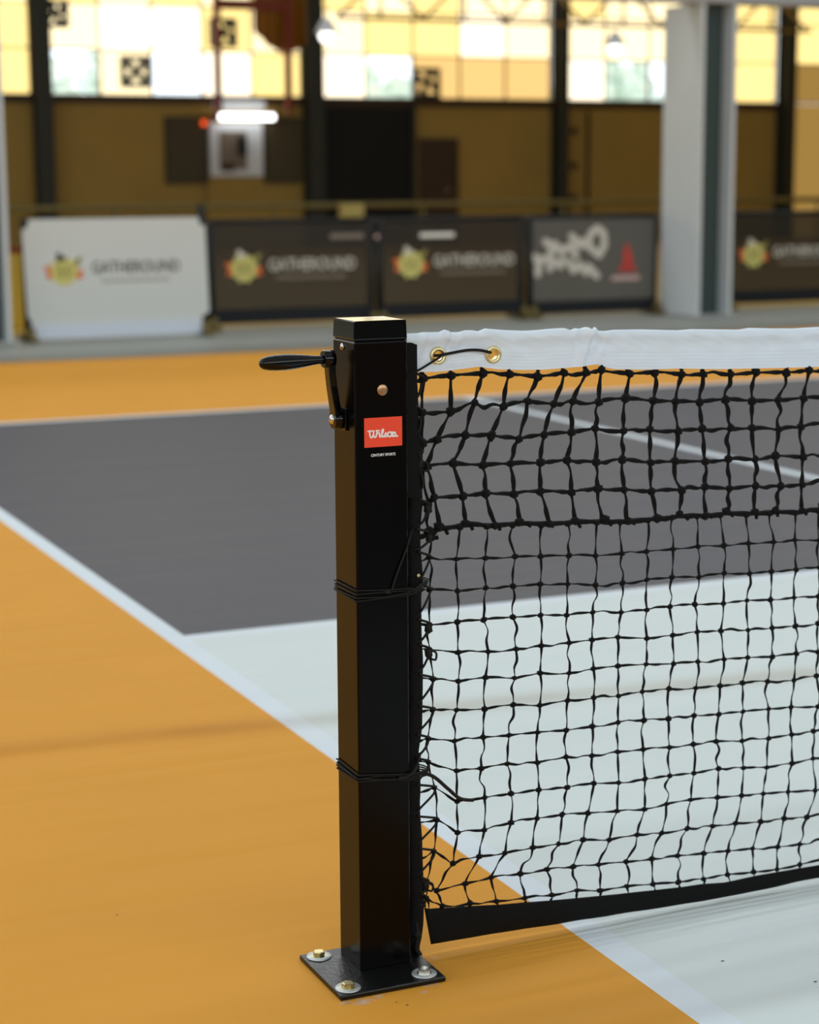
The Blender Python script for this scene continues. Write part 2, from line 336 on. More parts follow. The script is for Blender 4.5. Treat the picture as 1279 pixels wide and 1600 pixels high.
# ------------------------------------------------------------------ the setting
X0, X1, Y0, Y1 = -14.0, 24.9, -12.0, 28.0
S, LW = 0.3214, 0.055; E_ = S + 6.096; KY, BY = 2.134, 6.706; CX = S + 3.048
b = MB(); b.box(X0, X1, Y0, Y1, -0.2, -0.004); floor = struct(b.build('floor', 'concrete'), 'grey concrete hall floor under the painted court')
def slab(name, m, x0, x1, y0, y1, label=None):
    b = MB(); b.box(x0, x1, y0, y1, -0.004, 0.0); o = b.build(name, m, floor)
    if label: o['label'] = label
    return o
AX0, AX1, AY = -3.2, 10.6, 9.76
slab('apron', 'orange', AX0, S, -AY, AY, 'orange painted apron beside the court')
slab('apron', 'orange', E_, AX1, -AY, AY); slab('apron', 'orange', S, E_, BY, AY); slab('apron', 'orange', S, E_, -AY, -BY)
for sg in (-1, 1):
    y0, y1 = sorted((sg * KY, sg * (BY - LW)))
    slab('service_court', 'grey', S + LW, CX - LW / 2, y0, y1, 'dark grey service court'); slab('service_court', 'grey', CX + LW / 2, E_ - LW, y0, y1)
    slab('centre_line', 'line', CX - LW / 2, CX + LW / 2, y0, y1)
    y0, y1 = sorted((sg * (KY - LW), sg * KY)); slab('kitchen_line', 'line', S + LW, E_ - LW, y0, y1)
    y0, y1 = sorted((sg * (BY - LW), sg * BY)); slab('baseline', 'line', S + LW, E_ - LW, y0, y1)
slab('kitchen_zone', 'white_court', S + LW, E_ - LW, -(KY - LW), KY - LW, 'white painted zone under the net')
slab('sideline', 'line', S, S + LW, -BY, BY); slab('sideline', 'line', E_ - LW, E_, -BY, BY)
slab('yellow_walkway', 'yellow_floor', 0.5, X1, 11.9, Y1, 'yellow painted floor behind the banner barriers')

b = MB(); b.box(X0, X1, Y0, Y1, ROOF_Z, ROOF_Z + 0.15); struct(b.build('ceiling', 'ceiling'))
b = MB(); b.box(X0 - 0.2, X0, Y0, Y1, 0, ROOF_Z); struct(b.build('wall_left', 'darkwall'))
b = MB(); b.box(X0, X1, Y0 - 0.2, Y0, 0, ROOF_Z); struct(b.build('wall_front', 'darkwall'))
b = MB(); b.box(X1, X1 + 0.2, Y0, Y1, 0, ROOF_Z); struct(b.build('wall_right', 'wall'), 'yellow painted side wall at the right')
SILL, WTOP = 2.44, 6.64
b = MB(); b.box(X0, 20.10, Y1, Y1 + 0.2, 0, SILL); b.box(X0, X1, Y1, Y1 + 0.2, WTOP, ROOF_Z); struct(b.build('wall_back', 'wall'), 'yellow painted wall below the window band')
# steel columns between the window bays
COLX = [-12.25, -7.60, -2.97, 1.66, 6.30, 10.80, 15.40, 20.10, 24.75]
COLW = [0.26, 0.26, 0.26, 0.26, 0.27, 0.28, 0.20, 0.24, 0.24]
COLN = {4: 'dark steel wall column left of the white banner, by the leftmost window bay', 5: 'dark steel wall column beside the black roller door',
        6: 'dark steel wall column right of the brown door', 7: 'dark steel wall column seen right of the white pillar'}
for i, (x, cw) in enumerate(zip(COLX, COLW)):
    t = thing('steel_column', COLN.get(i, 'dark steel wall column beyond the edge of view'), 'column', (x, Y1 - 0.16, 0), 'steel columns along the window wall')
    for sg in (-1, 1):
        q = MB(); q.box(-cw / 2, cw / 2, sg * 0.14 - 0.01, sg * 0.14 + 0.01, 0, ROOF_Z); q.build('flange', 'column', t)
    q = MB(); q.box(-0.01, 0.01, -0.13, 0.13, 0, ROOF_Z); q.build('web', 'column', t)
    q = MB(); q.box(-cw / 2 - 0.04, cw / 2 + 0.04, -0.155, 0.155, 0, 0.02); q.build('base_plate', 'column', t)
# window bays
CLEAR = {(4, 0, 0), (4, 2, 0), (5, 1, 0), (6, 1, 0), (6, 2, 0), (3, 2, 0)}
TAN = {(5, 2, 0), (5, 3, 0), (5, 4, 0)}
WHITE = {(4, 3, 0), (5, 0, 0), (6, 0, 0), (4, 2, 1), (4, 1, 1), (5, 3, 1)}
panecache = {}
for i in range(len(COLX) - 1):
    xa, xb = COLX[i] + COLW[i] / 2, COLX[i + 1] - COLW[i + 1] / 2
    wn = thing('window_%d' % (i + 1), 'lit window bay of yellow sheet panes between steel columns', 'window', (xa, Y1 + 0.06, SILL)); del wn['category']
    struct(wn)
    nx, nz = 5, 6; dx, dz = (xb - xa) / nx, (WTOP - SILL) / nz
    for k in range(nx + 1):
        q = MB(); q.box(k * dx - 0.015, k * dx + 0.015, -0.03, 0.03, 0, WTOP - SILL); q.build('mullion', 'frame', wn)
    for k in range(nz + 1):
        q = MB(); q.box(0, xb - xa, -0.04, 0.04, k * dz - 0.013, k * dz + 0.013); q.build('glazing_bar', 'frame', wn)
    for a in range(nx):
        for c in range(nz):
            if i == 7 and c == 0: mm = PANE_TALL
            elif (i, a, c) in CLEAR: mm = M['glass']
            elif (i, a, c) in TAN: mm = PANE_TAN
            elif (i, a, c) in WHITE: mm = PANE[2]
            else: mm = PANE[0] if random.Random(i * 50 + a * 7 + c).random() < 0.6 else PANE[1]
            key = (round(dx, 3), mm.name)
            if key not in panecache:
                q = MB(); q.box(0.015, dx - 0.015, -0.005, 0.005, 0.013, dz - 0.013); panecache[key] = q.mesh('pane', mm)
            link('pane', panecache[key], wn, (a * dx, 0, c * dz))
wn = thing('window_9', 'tall dim yellow translucent sheets right of the last column', 'window', (20.22, Y1 + 0.06, 0)); del wn['category']; struct(wn)
for k in range(3):
    q = MB(); q.box(k * 1.47 + 0.02, k * 1.47 + 1.45, -0.005, 0.005, 0.0, SILL - 0.02); q.build('sheet', PANE_TALL, wn)
    q = MB(); q.box(k * 1.47 - 0.02, k * 1.47 + 0.02, -0.04, 0.04, 0.0, SILL - 0.02); q.build('mullion', 'frame', wn)
q = MB(); q.box(X0, 20.0, Y1 - 0.05, Y1, SILL - 0.14, SILL); struct(q.build('trim_1', mat('sill_paint', (64, 42, 16), 0.6, var=0.05)), 'dark sill rail under the window band')
# dark roller door and brown door in the back wall
d = thing('door_1', 'black roller shutter door in the yellow wall', 'door', (0, Y1 - 0.04, 0)); del d['category']; struct(d)
for k in range(23):
    q = MB(); q.box(10.98, 12.60, -0.035, 0.0, k * 0.1, k * 0.1 + 0.085); q.build('slat', 'shutter', d)
q = MB(); q.box(10.90, 10.98, -0.10, 0.03, 0, 2.40); q.build('guide_rail', 'column', d)
q = MB(); q.box(12.60, 12.66, -0.10, 0.03, 0, 2.40); q.build('guide_rail', 'column', d)
q = MB(); q.box(10.98, 12.60, 0.001, 0.03, 0, 2.30); q.build('backing', 'shutter', d)
d = thing('door_2', 'brown door right of the black roller door', 'door', (0, Y1 - 0.03, 0)); del d['category']; struct(d)
q = MB(); q.box(12.82, 13.42, -0.02, 0.02, 0.0, 1.72); q.build('leaf', 'brown', d)
q = MB(); q.box(12.76, 12.82, -0.04, 0.02, 0.0, 1.78); q.box(13.42, 13.48, -0.04, 0.02, 0, 1.78); q.box(12.82, 13.42, -0.04, 0.02, 1.72, 1.78); q.build('door_frame', 'brown', d)
q = MB(); q.tube([(13.34, -0.02, 0.9), (13.34, -0.07, 0.9), (13.24, -0.07, 0.9)], 0.012); q.build('door_handle', 'steel', d)

# ------------------------------------------------------------------ net post
HW = 0.0401; PY = 0.0061
post = thing('net_post', 'black square steel net post with a crank handle and red logo sticker', 'post', (0, PY, 0))
b = MB(); b.box(-HW, HW, -HW, HW, 0.006, 0.929); bevel(b.build('column', 'black_metal', post), 0.0028, 3)
b = MB(); a0, a1 = 0.0404, 0.0394
b.add([(-a0, -a0, 0.9305), (a0, -a0, 0.9305), (a0, a0, 0.9305), (-a0, a0, 0.9305), (-a1, -a1, 0.9575), (a1, -a1, 0.9575), (a1, a1, 0.9575), (-a1, a1, 0.9575)],
      [(0, 3, 2, 1), (4, 5, 6, 7), (0, 1, 5, 4), (1, 2, 6, 5), (2, 3, 7, 6), (3, 0, 4, 7)])
cap = bevel(b.build('cap', 'black_cap', post), 0.0022, 3); cap['label'] = 'glossy black plastic cap'
b = MB(); b.box(-0.038, 0.038, -0.038, 0.038, 0.9288, 0.9308); b.build('cap_gasket', 'sticker', cap)
# base plate with four bolts
PX0, PX1, PYa, PYb = -0.1005, 0.0645, -0.1045 - PY, 0.0600 - PY
b = MB(); b.box(PX0, PX1, PYa, PYb, 0.0, 0.008); plate = bevel(b.build('base_plate', 'black_plate', post), 0.0018, 2)
for i, (x, y, mm, an) in enumerate([(-0.0765, 0.041, 'zinc', 0.3), (-0.0805, -0.083, 'zinc', 0.6), (0.0395, -0.083, 'steel', 0.15), (0.043, 0.040, 'zinc', 0.9)]):
    y -= PY
    q = MB(); q.lathe([(0.0185, 0), (0.0188, 0.0006), (0.0182, 0.002), (0.006, 0.0021)], (x, y, 0.0081), (0, 0, 1), 28); q.build('washer', 'washer', plate)
    q = MB(); hx = [(0.0094 * math.cos(an + k * math.pi / 3), 0.0094 * math.sin(an + k * math.pi / 3)) for k in range(6)]
    q.add([(x + u, y + v, 0.0102) for u, v in hx] + [(x + u, y + v, 0.0162) for u, v in hx] + [(x + u * .8, y + v * .8, 0.0172) for u, v in hx],
          [tuple(range(5, -1, -1)), tuple(range(12, 18))] + [(k, (k + 1) % 6, (k + 1) % 6 + 6, k + 6) for k in range(6)] + [(k + 6, (k + 1) % 6 + 6, (k + 1) % 6 + 12, k + 12) for k in range(6)])
    q.lathe([(0.0112, 0.0), (0.0108, 0.0012)], (x, y, 0.0095), (0, 0, 1), 20)
    q.build('bolt', mm, plate)
# crank on the left face (turns about an axis along -X)
crank = MB(); ay = 0.004
prof = [(0.0, 0.0)]
b = MB(); b.lathe([(0.0135, 0), (0.0135, 0.012)], (-HW, ay, 0.817), (-1, 0, 0), 20); boss = b.build('crank_boss', 'black_gloss', post)
b = MB(); b.box(-HW - 0.0035, -HW, -0.012, 0.024, 0.802, 0.833); bevel(b.build('boss_flange', 'black_gloss', boss), 0.0012)
b = MB()
path = [(-0.0505, 0.817, 0.0125), (-0.0515, 0.830, 0.0110), (-0.0540, 0.845, 0.0100), (-0.0570, 0.865, 0.0094), (-0.0590, 0.885, 0.0092), (-0.0598, 0.903, 0.0096)]
vs = []; fs = []
for k, (x, z, hwid) in enumerate(path):
    th = 0.0052
    vs += [(x - th, ay - hwid, z), (x + th, ay - hwid, z), (x + th, ay + hwid, z), (x - th, ay + hwid, z)]
for k in range(len(path) - 1):
    for j in range(4): fs.append((k * 4 + j, k * 4 + (j + 1) % 4, k * 4 + 4 + (j + 1) % 4, k * 4 + 4 + j))
fs += [(3, 2, 1, 0), tuple((len(path) - 1) * 4 + j for j in range(4))]
b.add(vs, fs); arm = bevel(b.build('crank_arm', 'black_gloss', post), 0.0014, 2)
b = MB(); b.lathe([(0.0118, 0), (0.0125, 0.0015), (0.0125, 0.0150), (0.0115, 0.0165)], (-0.0535, ay, 0.903), (-1, 0, 0), 24); b.build('hub', 'black_gloss', arm)
b = MB(); b.lathe([(0.0128, 0), (0.0128, 0.012)], (-0.0445, ay, 0.817), (-1, 0, 0), 24); b.build('hub', 'black_gloss', arm)
b = MB(); b.lathe([(0.0072, 0), (0.0070, 0.0010), (0.0052, 0.0034), (0.0026, 0.0044), (0.001, 0.0046)], (-0.0565, ay, 0.8175), (-1, 0, 0), 20); b.build('screw', 'steel', arm)
hp = [(0.0062, 0), (0.0064, 0.004), (0.0060, 0.010), (0.0068, 0.018), (0.0088, 0.032), (0.0104, 0.046), (0.0112, 0.060), (0.0110, 0.074), (0.0098, 0.085), (0.0078, 0.0925), (0.0048, 0.0965), (0.0015, 0.0978)]
b = MB(); b.lathe(hp, (-0.0665, ay, 0.9025), (-1, 0, -0.02), 48); hd = b.build('handle', 'black_gloss', arm); hd['label'] = 'glossy black grip of the crank'
# screw on left face, copper disc, sticker, print
b = MB(); b.lathe([(0.0052, 0), (0.0050, 0.0012), (0.0036, 0.0028), (0.001, 0.0034)], (-HW, 0.003, 0.9197), (-1, 0, 0), 18); b.build('screw', 'steel', post)
b = MB(); b.lathe([(0.0080, 0), (0.0080, 0.0006), (0.0074, 0.0011), (0.001, 0.0008)], (0.0014, -HW, 0.8605), (0, -1, 0), 28); b.build('copper_disc', 'copper', post)
b = MB(); b.box(-0.0378, 0.0360, -HW - 0.0004, -HW + 0.0005, 0.735, 0.8305); stk = bevel(b.build('sticker', 'sticker', post), 0.0002)
b = MB(); b.box(-0.0268, 0.0310, -HW - 0.0008, -HW - 0.0003, 0.7806, 0.8221); b.build('red_logo_field', 'red_print', stk)
W = [[(-0.3, 10.3), (4.6, 10.6)], [(2.2, 10.4), (2.6, 5), (3.6, 2.0), (5.2, 1.2), (6.8, 2.4), (8.0, 5.5), (8.4, 10.3)], [(6.6, 10.3), (8.6, 10.3)],
     [(8.0, 6), (8.8, 2.6), (10.4, 1.3), (12.0, 2.6), (13.0, 6), (13.3, 10.3)], [(12.0, 10.4), (15.2, 10.5)],
     [(15.0, 7.2), (17.0, 7.2), (17.1, 3), (18.0, 1.4), (19.4, 2.4)], [(16.9, 10.3), (17.0, 10.3)],
     [(19.4, 2.6), (21.4, 6), (23.2, 10.2), (22.8, 12.0), (21.4, 11.4), (20.8, 8), (20.9, 3.4), (22.0, 1.4), (24.2, 2.2)],
     [(24.2, 2.2), (26.6, 6.6), (28.2, 4.6), (28.4, 2.4), (26.6, 1.3), (24.9, 1.9)], [(28.4, 2.2), (29.8, 3.2)],
     [(32.5 + 3.1 * math.cos(k * math.pi / 6), 4.4 + 3.3 * math.sin(k * math.pi / 6)) for k in range(13)], [(33.2, 7.1), (36.4, 7.0)],
     [(36.4, 7.2), (37.8, 7.0), (37.8, 1.4)], [(36.6, 1.4), (39.2, 1.4)], [(37.8, 5), (39.8, 7.0), (41.4, 6.2), (41.6, 1.6)], [(40.4, 1.4), (44.6, 1.5)]]
b = MB()
for st in W: b.stroke([(-0.0210 + x * 0.001, 0.7930 + z * 0.00102) for x, z in st], 0.0021, -HW - 0.0011, -HW - 0.0007)
b.build('wordmark', 'white_print', stk)
link('lettering', text_mesh('lettering', 'CENTURY SPORTS', 0.0052, 'white_print', 0.0375, 0.00008, 0.0003), stk, (0.0019, -HW - 0.0006, 0.7692))

# ------------------------------------------------------------------ the net
U=[
[(80,869),(124,872),(175,873),(216,870),(265,864),(309,867),(345,865),(370,868),(420,861),(465,861),(511,856),(549,854),(599,851),(646,852),(701,850),(744,851)],
[(78,821),(122,820),(161,831),(209,823),(247,829),(293,822),(325,825),(368,822),(414,824),(462,818),(502,815),(545,812),(588,814),(640,809),(688,807),(737,808)],
[(78,777),(101,781),(146,785),(188,782),(235,774),(276,778),(321,778),(363,781),(411,774),(456,774),(505,770),(548,770),(599,767),(640,766),(688,761),(732,762)],
[(76,751),(85,743),(127,745),(174,739),(219,738),(269,736),(315,737),(362,731),(408,732),(457,724),(502,723),(557,719),(600,719),(647,716),(687,719),(738,714)],
[(88,685),(96,696),(142,695),(179,697),(226,692),(270,693),(321,688),(369,690),(415,685),(461,679),(514,678),(557,679),(603,673),(648,675),(696,671),(735,671)],
[(91,642),(104,650),(148,652),(196,647),(237,647),(287,642),(330,642),(378,638),(418,636),(470,636),(511,637),(559,634),(601,634),(650,630),(691,629),(738,626)],
]
L=[
[(92,637),(137,649),(181,647),(224,645),(272,641),(317,640),(366,637),(408,635),(456,634),(500,635),(543,634),(586,632),(633,629),(676,628),(726,626),(769,625)],
[(89,608),(132,602),(179,600),(227,598),(270,595),(318,592),(365,587),(410,587),(455,586),(502,586),(548,586),(596,583),(641,583),(686,582),(729,581),(774,577)],
[(90,560),(134,554),(181,554),(225,553),(271,552),(317,548),(366,541),(414,540),(455,542),(500,542),(551,537),(597,539),(643,535),(685,534),(732,533),(775,533)],
[(88,508),(132,508),(178,506),(225,506),(271,505),(318,499),(361,500),(410,495),(455,495),(499,495),(545,494),(596,491),(639,492),(686,488),(731,487),(774,486)],
[(89,470),(134,462),(183,458),(229,457),(274,457),(320,457),(362,456),(406,456),(456,450),(502,450),(547,451),(593,447),(642,444),(687,443),(733,441),(778,440)],
[(94,425),(136,417),(180,418),(228,412),(273,414),(320,410),(364,411),(408,410),(455,409),(505,404),(551,402),(599,401),(643,399),(692,394),(737,395),(779,393)],
[(94,378),(132,374),(180,369),(227,370),(270,365),(318,367),(363,366),(407,364),(451,365),(498,364),(550,359),(593,358),(637,357),(681,356),(732,352),(779,353)],
[(86,335),(128,327),(175,327),(219,324),(267,323),(318,319),(363,320),(408,321),(454,319),(500,315),(544,316),(591,312),(637,311),(684,310),(728,308),(780,303)],
[(86,299),(130,281),(172,279),(218,279),(266,276),(316,278),(364,273),(408,274),(455,271),(500,270),(544,269),(590,267),(637,262),(686,261),(730,262),(774,262)],
[(96,258),(133,232),(179,231),(223,232),(270,232),(319,229),(366,229),(410,224),(458,223),(502,223),(547,221),(595,221),(641,217),(684,213),(735,212),(777,214)],
[(98,209),(132,185),(179,180),(224,185),(268,186),(313,185),(358,181),(408,178),(456,175),(499,176),(544,177),(593,174),(637,172),(681,168),(730,164),(780,161)],
[(95,159),(124,137),(168,141),(213,139),(261,140),(305,140),(350,139),(395,133),(446,133),(491,129),(538,130),(586,127),(630,125),(676,122),(722,120),(768,116)],
[(82,115),(98,98),(146,101),(191,103),(238,103),(285,102),(330,100),(376,96),(425,93),(474,89),(522,87),(570,84),(614,82),(663,78),(709,75),(754,72)],
[(81,89),(107,73),(153,69),(199,64),(246,63),(294,59),(338,60),(380,52),(428,52),(477,47),(524,43),(571,41),(615,42),(665,38),(710,36),(755,37)],
]
BT= [(78,72),(107,69),(199,59),(298,50),(406,42),(520,35),(571,33),(613,29),(659,31),(709,31),(794,30)]
BB= [(90,14),(188,13),(299,10),(407,8),(520,5),(596,4),(694,5),(795,10)]
TT= [(59,936),(69,936),(87,937),(106,936),(113,940),(122,935),(134,935),(147,937),(158,937),(167,935),(178,939),(212,935),(243,933),(257,933),(275,934),(307,935),(318,931),(328,934),(335,932),(345,935),(352,931),(360,934),(367,928),(377,928),(394,929),(438,928),(505,924),(528,925),(573,923),(614,921),(632,923),(714,919),(761,920)]
TB= [(71,880),(87,879),(114,879),(140,881),(168,883),(179,881),(197,878),(239,875),(276,874),(318,875),(345,876),(353,877),(362,878),(367,876),(384,871),(395,869),(450,866),(506,865),(575,861),(645,859),(717,857),(764,856)]
SL= [(67,929),(69,890),(71,862),(74,807),(79,769),(77,732),(78,685),(74,648),(76,620),(78,582),(76,553),(76,505),(78,447),(77,389),(76,350),(70,317),(73,277),(72,243),(74,203),(77,133),(78,92),(77,52),(74,30),(70,13)]

NET_END = 6.66
def sagz(x, base=0.0):                       # how far a net line has dropped at x, relative to the photographed end (x = 0.76)
    u = (x - 3.37) / 3.3; return -0.03 * (1 - u * u) + 0.03 * (1 - ((0.76 - 3.37) / 3.3) ** 2)
def interp(pts, x):
    if x <= pts[0][0]: return pts[0][1]
    for a, c in zip(pts, pts[1:]):
        if x <= c[0]: return a[1] + (c[1] - a[1]) * (x - a[0]) / (c[0] - a[0] or 1e-9)
    return pts[-1][1]
net = thing('court_net', 'black knotted court net with a white canvas top tape', 'net', (0, 0, 0))
rnd = random.Random(3)
def ext_row(row, thick):
    pts = [(x / 1000, z / 1000) for x, z in row]; pts.sort() if False else None
    x = pts[-1][0]; z0 = sum(p[1] for p in pts[-3:]) / 3; out = list(pts)
    while x < NET_END - 0.07:
        x += 0.0465; out.append((x + rnd.uniform(-.003, .003), z0 + sagz(x) + rnd.uniform(-.003, .003)))
    return out
Ux = [ext_row(r, 1) for r in U]; Lx = [ext_row(r, 0) for r in L]
yj = {}
def P3(p, key):
    if key not in yj: yj[key] = rnd.uniform(-0.003, 0.003)
    return Vector((p[0], yj[key], p[1]))
def catmull(pts, n):
    out = []
    for i in range(len(pts) - 1):
        p0, p1, p2, p3 = pts[max(i - 1, 0)], pts[i], pts[i + 1], pts[min(i + 2, len(pts) - 1)]
        for k in range(n):
            t = k / n
            out.append(0.5 * ((2 * p1) + (p2 - p0) * t + (2 * p0 - 5 * p1 + 4 * p2 - p3) * t * t + (3 * p1 - p0 - 3 * p2 + p3) * t ** 3))
    out.append(pts[-1]); return out
def twine(mb, knots, r, flat, n=5, wav=0.0022, sides=6, curl=1.0):
    """ribbon twine through its knots with slack between them"""
    cp = [knots[0]]
    for a, c in zip(knots, knots[1:]):
        d = c - a; L_ = d.length
        pr = Vector((-d.z, 0, d.x)).normalized() if L_ > 1e-6 else Vector((0, 0, 1))
        o1 = rnd.gauss(0, wav) * min(1.0, L_ / 0.045)
        cp.append(a + d * 0.36 + pr * o1 + Vector((0, rnd.uniform(-.002, .002), 0)))
        cp.append(a + d * 0.66 + pr * (o1 * rnd.uniform(-0.5, 0.9)) + Vector((0, rnd.uniform(-.002, .002), 0)))
        cp.append(c)
    sm = catmull(cp, n); tw = []; a = rnd.uniform(0, 3)
    for k in range(len(sm)):
        a += rnd.uniform(0.05, 0.36) * 5 / n * curl; tw.append(a)
    mb.tube(sm, r, sides, True, flat, tw)
SLx = [(z / 1000, x / 1000) for x, z in SL]; SLs = sorted(SLx)
def sleeve_x(z): return interp(SLs, z)
# horizontal twines (with their knots), one per row
for j, row in enumerate(Ux):
    q = MB(); pts = [P3(p, ('u', j, k)) for k, p in enumerate(row)]
    first = Vector((sleeve_x(pts[0].z) - 0.008, 0, pts[0].z + rnd.uniform(-0.006, 0.008)))
    if j == 3: pts = pts[1:]
    twine(q, [first] + pts, 0.0037 if j < 5 else 0.0046, 0.55 if j < 5 else 0.8, wav=0.0015 if j < 5 else 0.0006)
    if j < 5:
        for k, p in enumerate(pts): q.lump(p + Vector((rnd.uniform(-.001, .001), -0.001, rnd.uniform(-.001, .001))), rnd.uniform(0.0068, 0.0082), j * 200 + k, (1.0, 0.8, 1.05))
    else:
        for k, p in enumerate(pts):
            q.lump(p + Vector((rnd.uniform(-.003, .003), -0.002, rnd.uniform(-.001, .005))), rnd.uniform(0.0065, 0.009), 1200 + k, (1.2, 0.7, 0.9))
            e = p + Vector((rnd.uniform(0, .012), -0.003, -0.002)); q.tube([e, e + Vector((rnd.uniform(-.002, .004), -0.001, -rnd.uniform(0.002, 0.007)))], [0.0032, 0.0026], 5)
    q.build('row_twine', 'twine', net)
for j, row in enumerate(Lx):
    if j == 0: continue
    q = MB(); pts = [P3(p, ('l', j, k)) for k, p in enumerate(row)]
    first = Vector((sleeve_x(pts[0].z) - 0.006, 0, pts[0].z + rnd.uniform(-0.008, 0.006)))
    twine(q, [first] + pts, 0.0022, 0.42, wav=0.0012)
    for k, p in enumerate(pts): q.lump(p, rnd.uniform(0.0044, 0.0054), 3000 + j * 200 + k, (1.1, 0.8, 1.0))
    q.build('row_twine', 'twine', net)
TTx = [(x / 1000, z / 1000) for x, z in TT]; TBx = [(x / 1000, z / 1000) for x, z in TB]
BTx = [(x / 1000, z / 1000) for x, z in BT]; BBx = [(x / 1000, z / 1000) for x, z in BB]
def prof_at(pts, x):
    return interp(pts, x) if x <= 0.75 else interp(pts, 0.75) + sagz(x) * (1 if pts in (TTx, TBx) else 0.0)
# vertical twines
rest = MB()
for k in range(len(Ux[0])):
    view = k < 17; q = MB() if view else rest
    x, z = Ux[0][k]; top = Vector((x + rnd.uniform(-.006, .003), 0, prof_at(TBx, x) - 0.0005))
    ks = [top] + [P3(Ux[j][min(k, len(Ux[j]) - 1)], ('u', j, min(k, len(Ux[j]) - 1))) for j in range(6)]
    twine(q, ks, 0.0037, 0.5, n=5 if view else 2, wav=0.0020, sides=6 if view else 5)
    if view: q.build('column_twine', 'twine', net)
for k in range(min(len(r) for r in Lx)):
    view = k < 17; q = MB() if view else rest
    ks = [P3(Lx[j][k], ('l', j, k)) for j in range(len(Lx))]; x = ks[-1].x
    ks.append(Vector((x + rnd.uniform(-.002, .006), 0, prof_at(BTx, x) - 0.004)))
    twine(q, ks, 0.0021, 0.42, n=5 if view else 2, wav=0.0024, sides=6 if view else 5)
    q.lump(ks[0], 0.0055, 9000 + k)
    if view: q.build('column_twine', 'twine', net)
ro = rest.build('net_mesh', 'twine', net); ro['kind'] = 'stuff'
# white top tape: canvas folded over a cord
GR = [(0.102, 0.9015), (0.190, 0.8995)]
xs = []; x = 0.050
while x < 0.80: xs.append(x); x += 0.0025
while x < NET_END: xs.append(x); x += 0.03
NV = 44; vs = []; uvs = []; fs = []
def fold(x, v):                              # gathers and wrinkles of the canvas, in metres
    g = 0.0
    for cx, wd, am, ph in ((0.352, 0.020, 0.0080, 0), (0.118, 0.016, 0.0045, 1.0), (0.075, 0.014, 0.0035, 2.0)):
        d_ = (x - cx - (v - 0.6) * 0.018) / wd
        g += am * math.exp(-d_ * d_) * math.sin(d_ * 4.2 + ph) * (0.35 + 0.65 * v)
    g += 0.0028 * noise.noise(Vector((x * 26, v * 3.2, 1.3))) * (0.3 + v) + 0.0018 * noise.noise(Vector((x * 60 + v * 9, v * 5, 7.7))) * v
    return g
for x in xs:
    zt, zb = prof_at(TTx, x), prof_at(TBx, x)
    for j in range(NV):
        s_ = j / (NV - 1) * 2 - 1            # -1 front hem, 0 crown, 1 back hem
        v = 1 - abs(s_); side = -1 if s_ < 0 else 1
        th = 0.0016 + 0.0052 * math.exp(-((v - 0.86) / 0.16) ** 2)
        if v > 0.86: th = 0.0068 * math.sqrt(max(0.0, 1 - ((v - 0.86) / 0.14) ** 2))
        y = side * th + fold(x, v) - 0.001
        vs.append((x, y, zb + (zt - zb) * v)); uvs.append((x, v))
for i in range(len(xs) - 1):
    for j in range(NV - 1):
        f = (i * NV + j, (i + 1) * NV + j, (i + 1) * NV + j + 1, i * NV + j + 1)
        cx = sum(vs[k][0] for k in f) / 4; cz = sum(vs[k][2] for k in f) / 4
        if any(math.hypot(cx - gx, cz - gz) < 0.0095 for gx, gz in GR): continue
        fs.append(f)
me = bpy.data.meshes.new('top_tape'); me.from_pydata(vs, [], fs); me.update()
uvl = me.uv_layers.new(name='UVMap')
for lp in me.loops: uvl.data[lp.index].uv = uvs[lp.vertex_index]
me.polygons.foreach_set('use_smooth', [True] * len(me.polygons)); me.materials.append(M['tape'])
tape = link('top_tape', me, net); tape['label'] = 'white canvas top tape of the net'
for gx, gz in GR:
    q = MB(); n1, n2 = 28, 8; o = []
    yf = -0.0035
    for a in range(n1):
        for c in range(n2):
            A = 2 * math.pi * a / n1; B_ = 2 * math.pi * c / n2; rr = 0.0100 + 0.0032 * math.cos(B_)
            o.append((gx + rr * math.cos(A), yf + 0.0022 * math.sin(B_), gz + rr * math.sin(A)))
    q.add(o, [(a * n2 + c, ((a + 1) % n1) * n2 + c, ((a + 1) % n1) * n2 + (c + 1) % n2, a * n2 + (c + 1) % n2) for a in range(n1) for c in range(n2)], True)
    ring = [(0.0074, -0.003), (0.0074, 0.004)]
    q2 = [(gx + 0.0074 * math.cos(2 * math.pi * a / n1), yy, gz + 0.0074 * math.sin(2 * math.pi * a / n1)) for a in range(n1) for yy in (-0.004, 0.006)]
    q.add(q2, [(2 * a, 2 * ((a + 1) % n1), 2 * ((a + 1) % n1) + 1, 2 * a + 1) for a in range(n1)], True)
    q.build('grommet', 'brass', tape)
# bottom band
vs = []; fs = []; xb = [0.0785, 0.084, 0.0885] + [0.0885 + k * 0.02 for k in range(1, 36)]; x = xb[-1]
while x < NET_END: x += 0.06; xb.append(x)
NB = 16
for i, x in enumerate(xb):
    zt = prof_at(BTx, x); zb = prof_at(BBx, x)
    if x < 0.0886: zb = 0.0725 - (x - 0.0785) / 0.0100 * 0.0585; zt = max(zt, zb + 0.002)
    for j in range(NB):
        A = 2 * math.pi * j / NB; zz = (zt + zb) / 2 + (zt - zb) / 2 * math.cos(A)
        vs.append((x, 0.0055 * math.sin(A) * (1.0 if x > 0.09 else 0.6) + 0.0018 * noise.noise(Vector((x * 22, A, 3))), zz))
for i in range(len(xb) - 1):
    for j in range(NB): fs.append((i * NB + j, (i + 1) * NB + j, (i + 1) * NB + (j + 1) % NB, i * NB + (j + 1) % NB))
fs.append(tuple(range(NB))); fs.append(tuple((len(xb) - 1) * NB + j for j in reversed(range(NB))))
q = MB(); q.add(vs, fs, True); q.build('bottom_band', 'band', net)
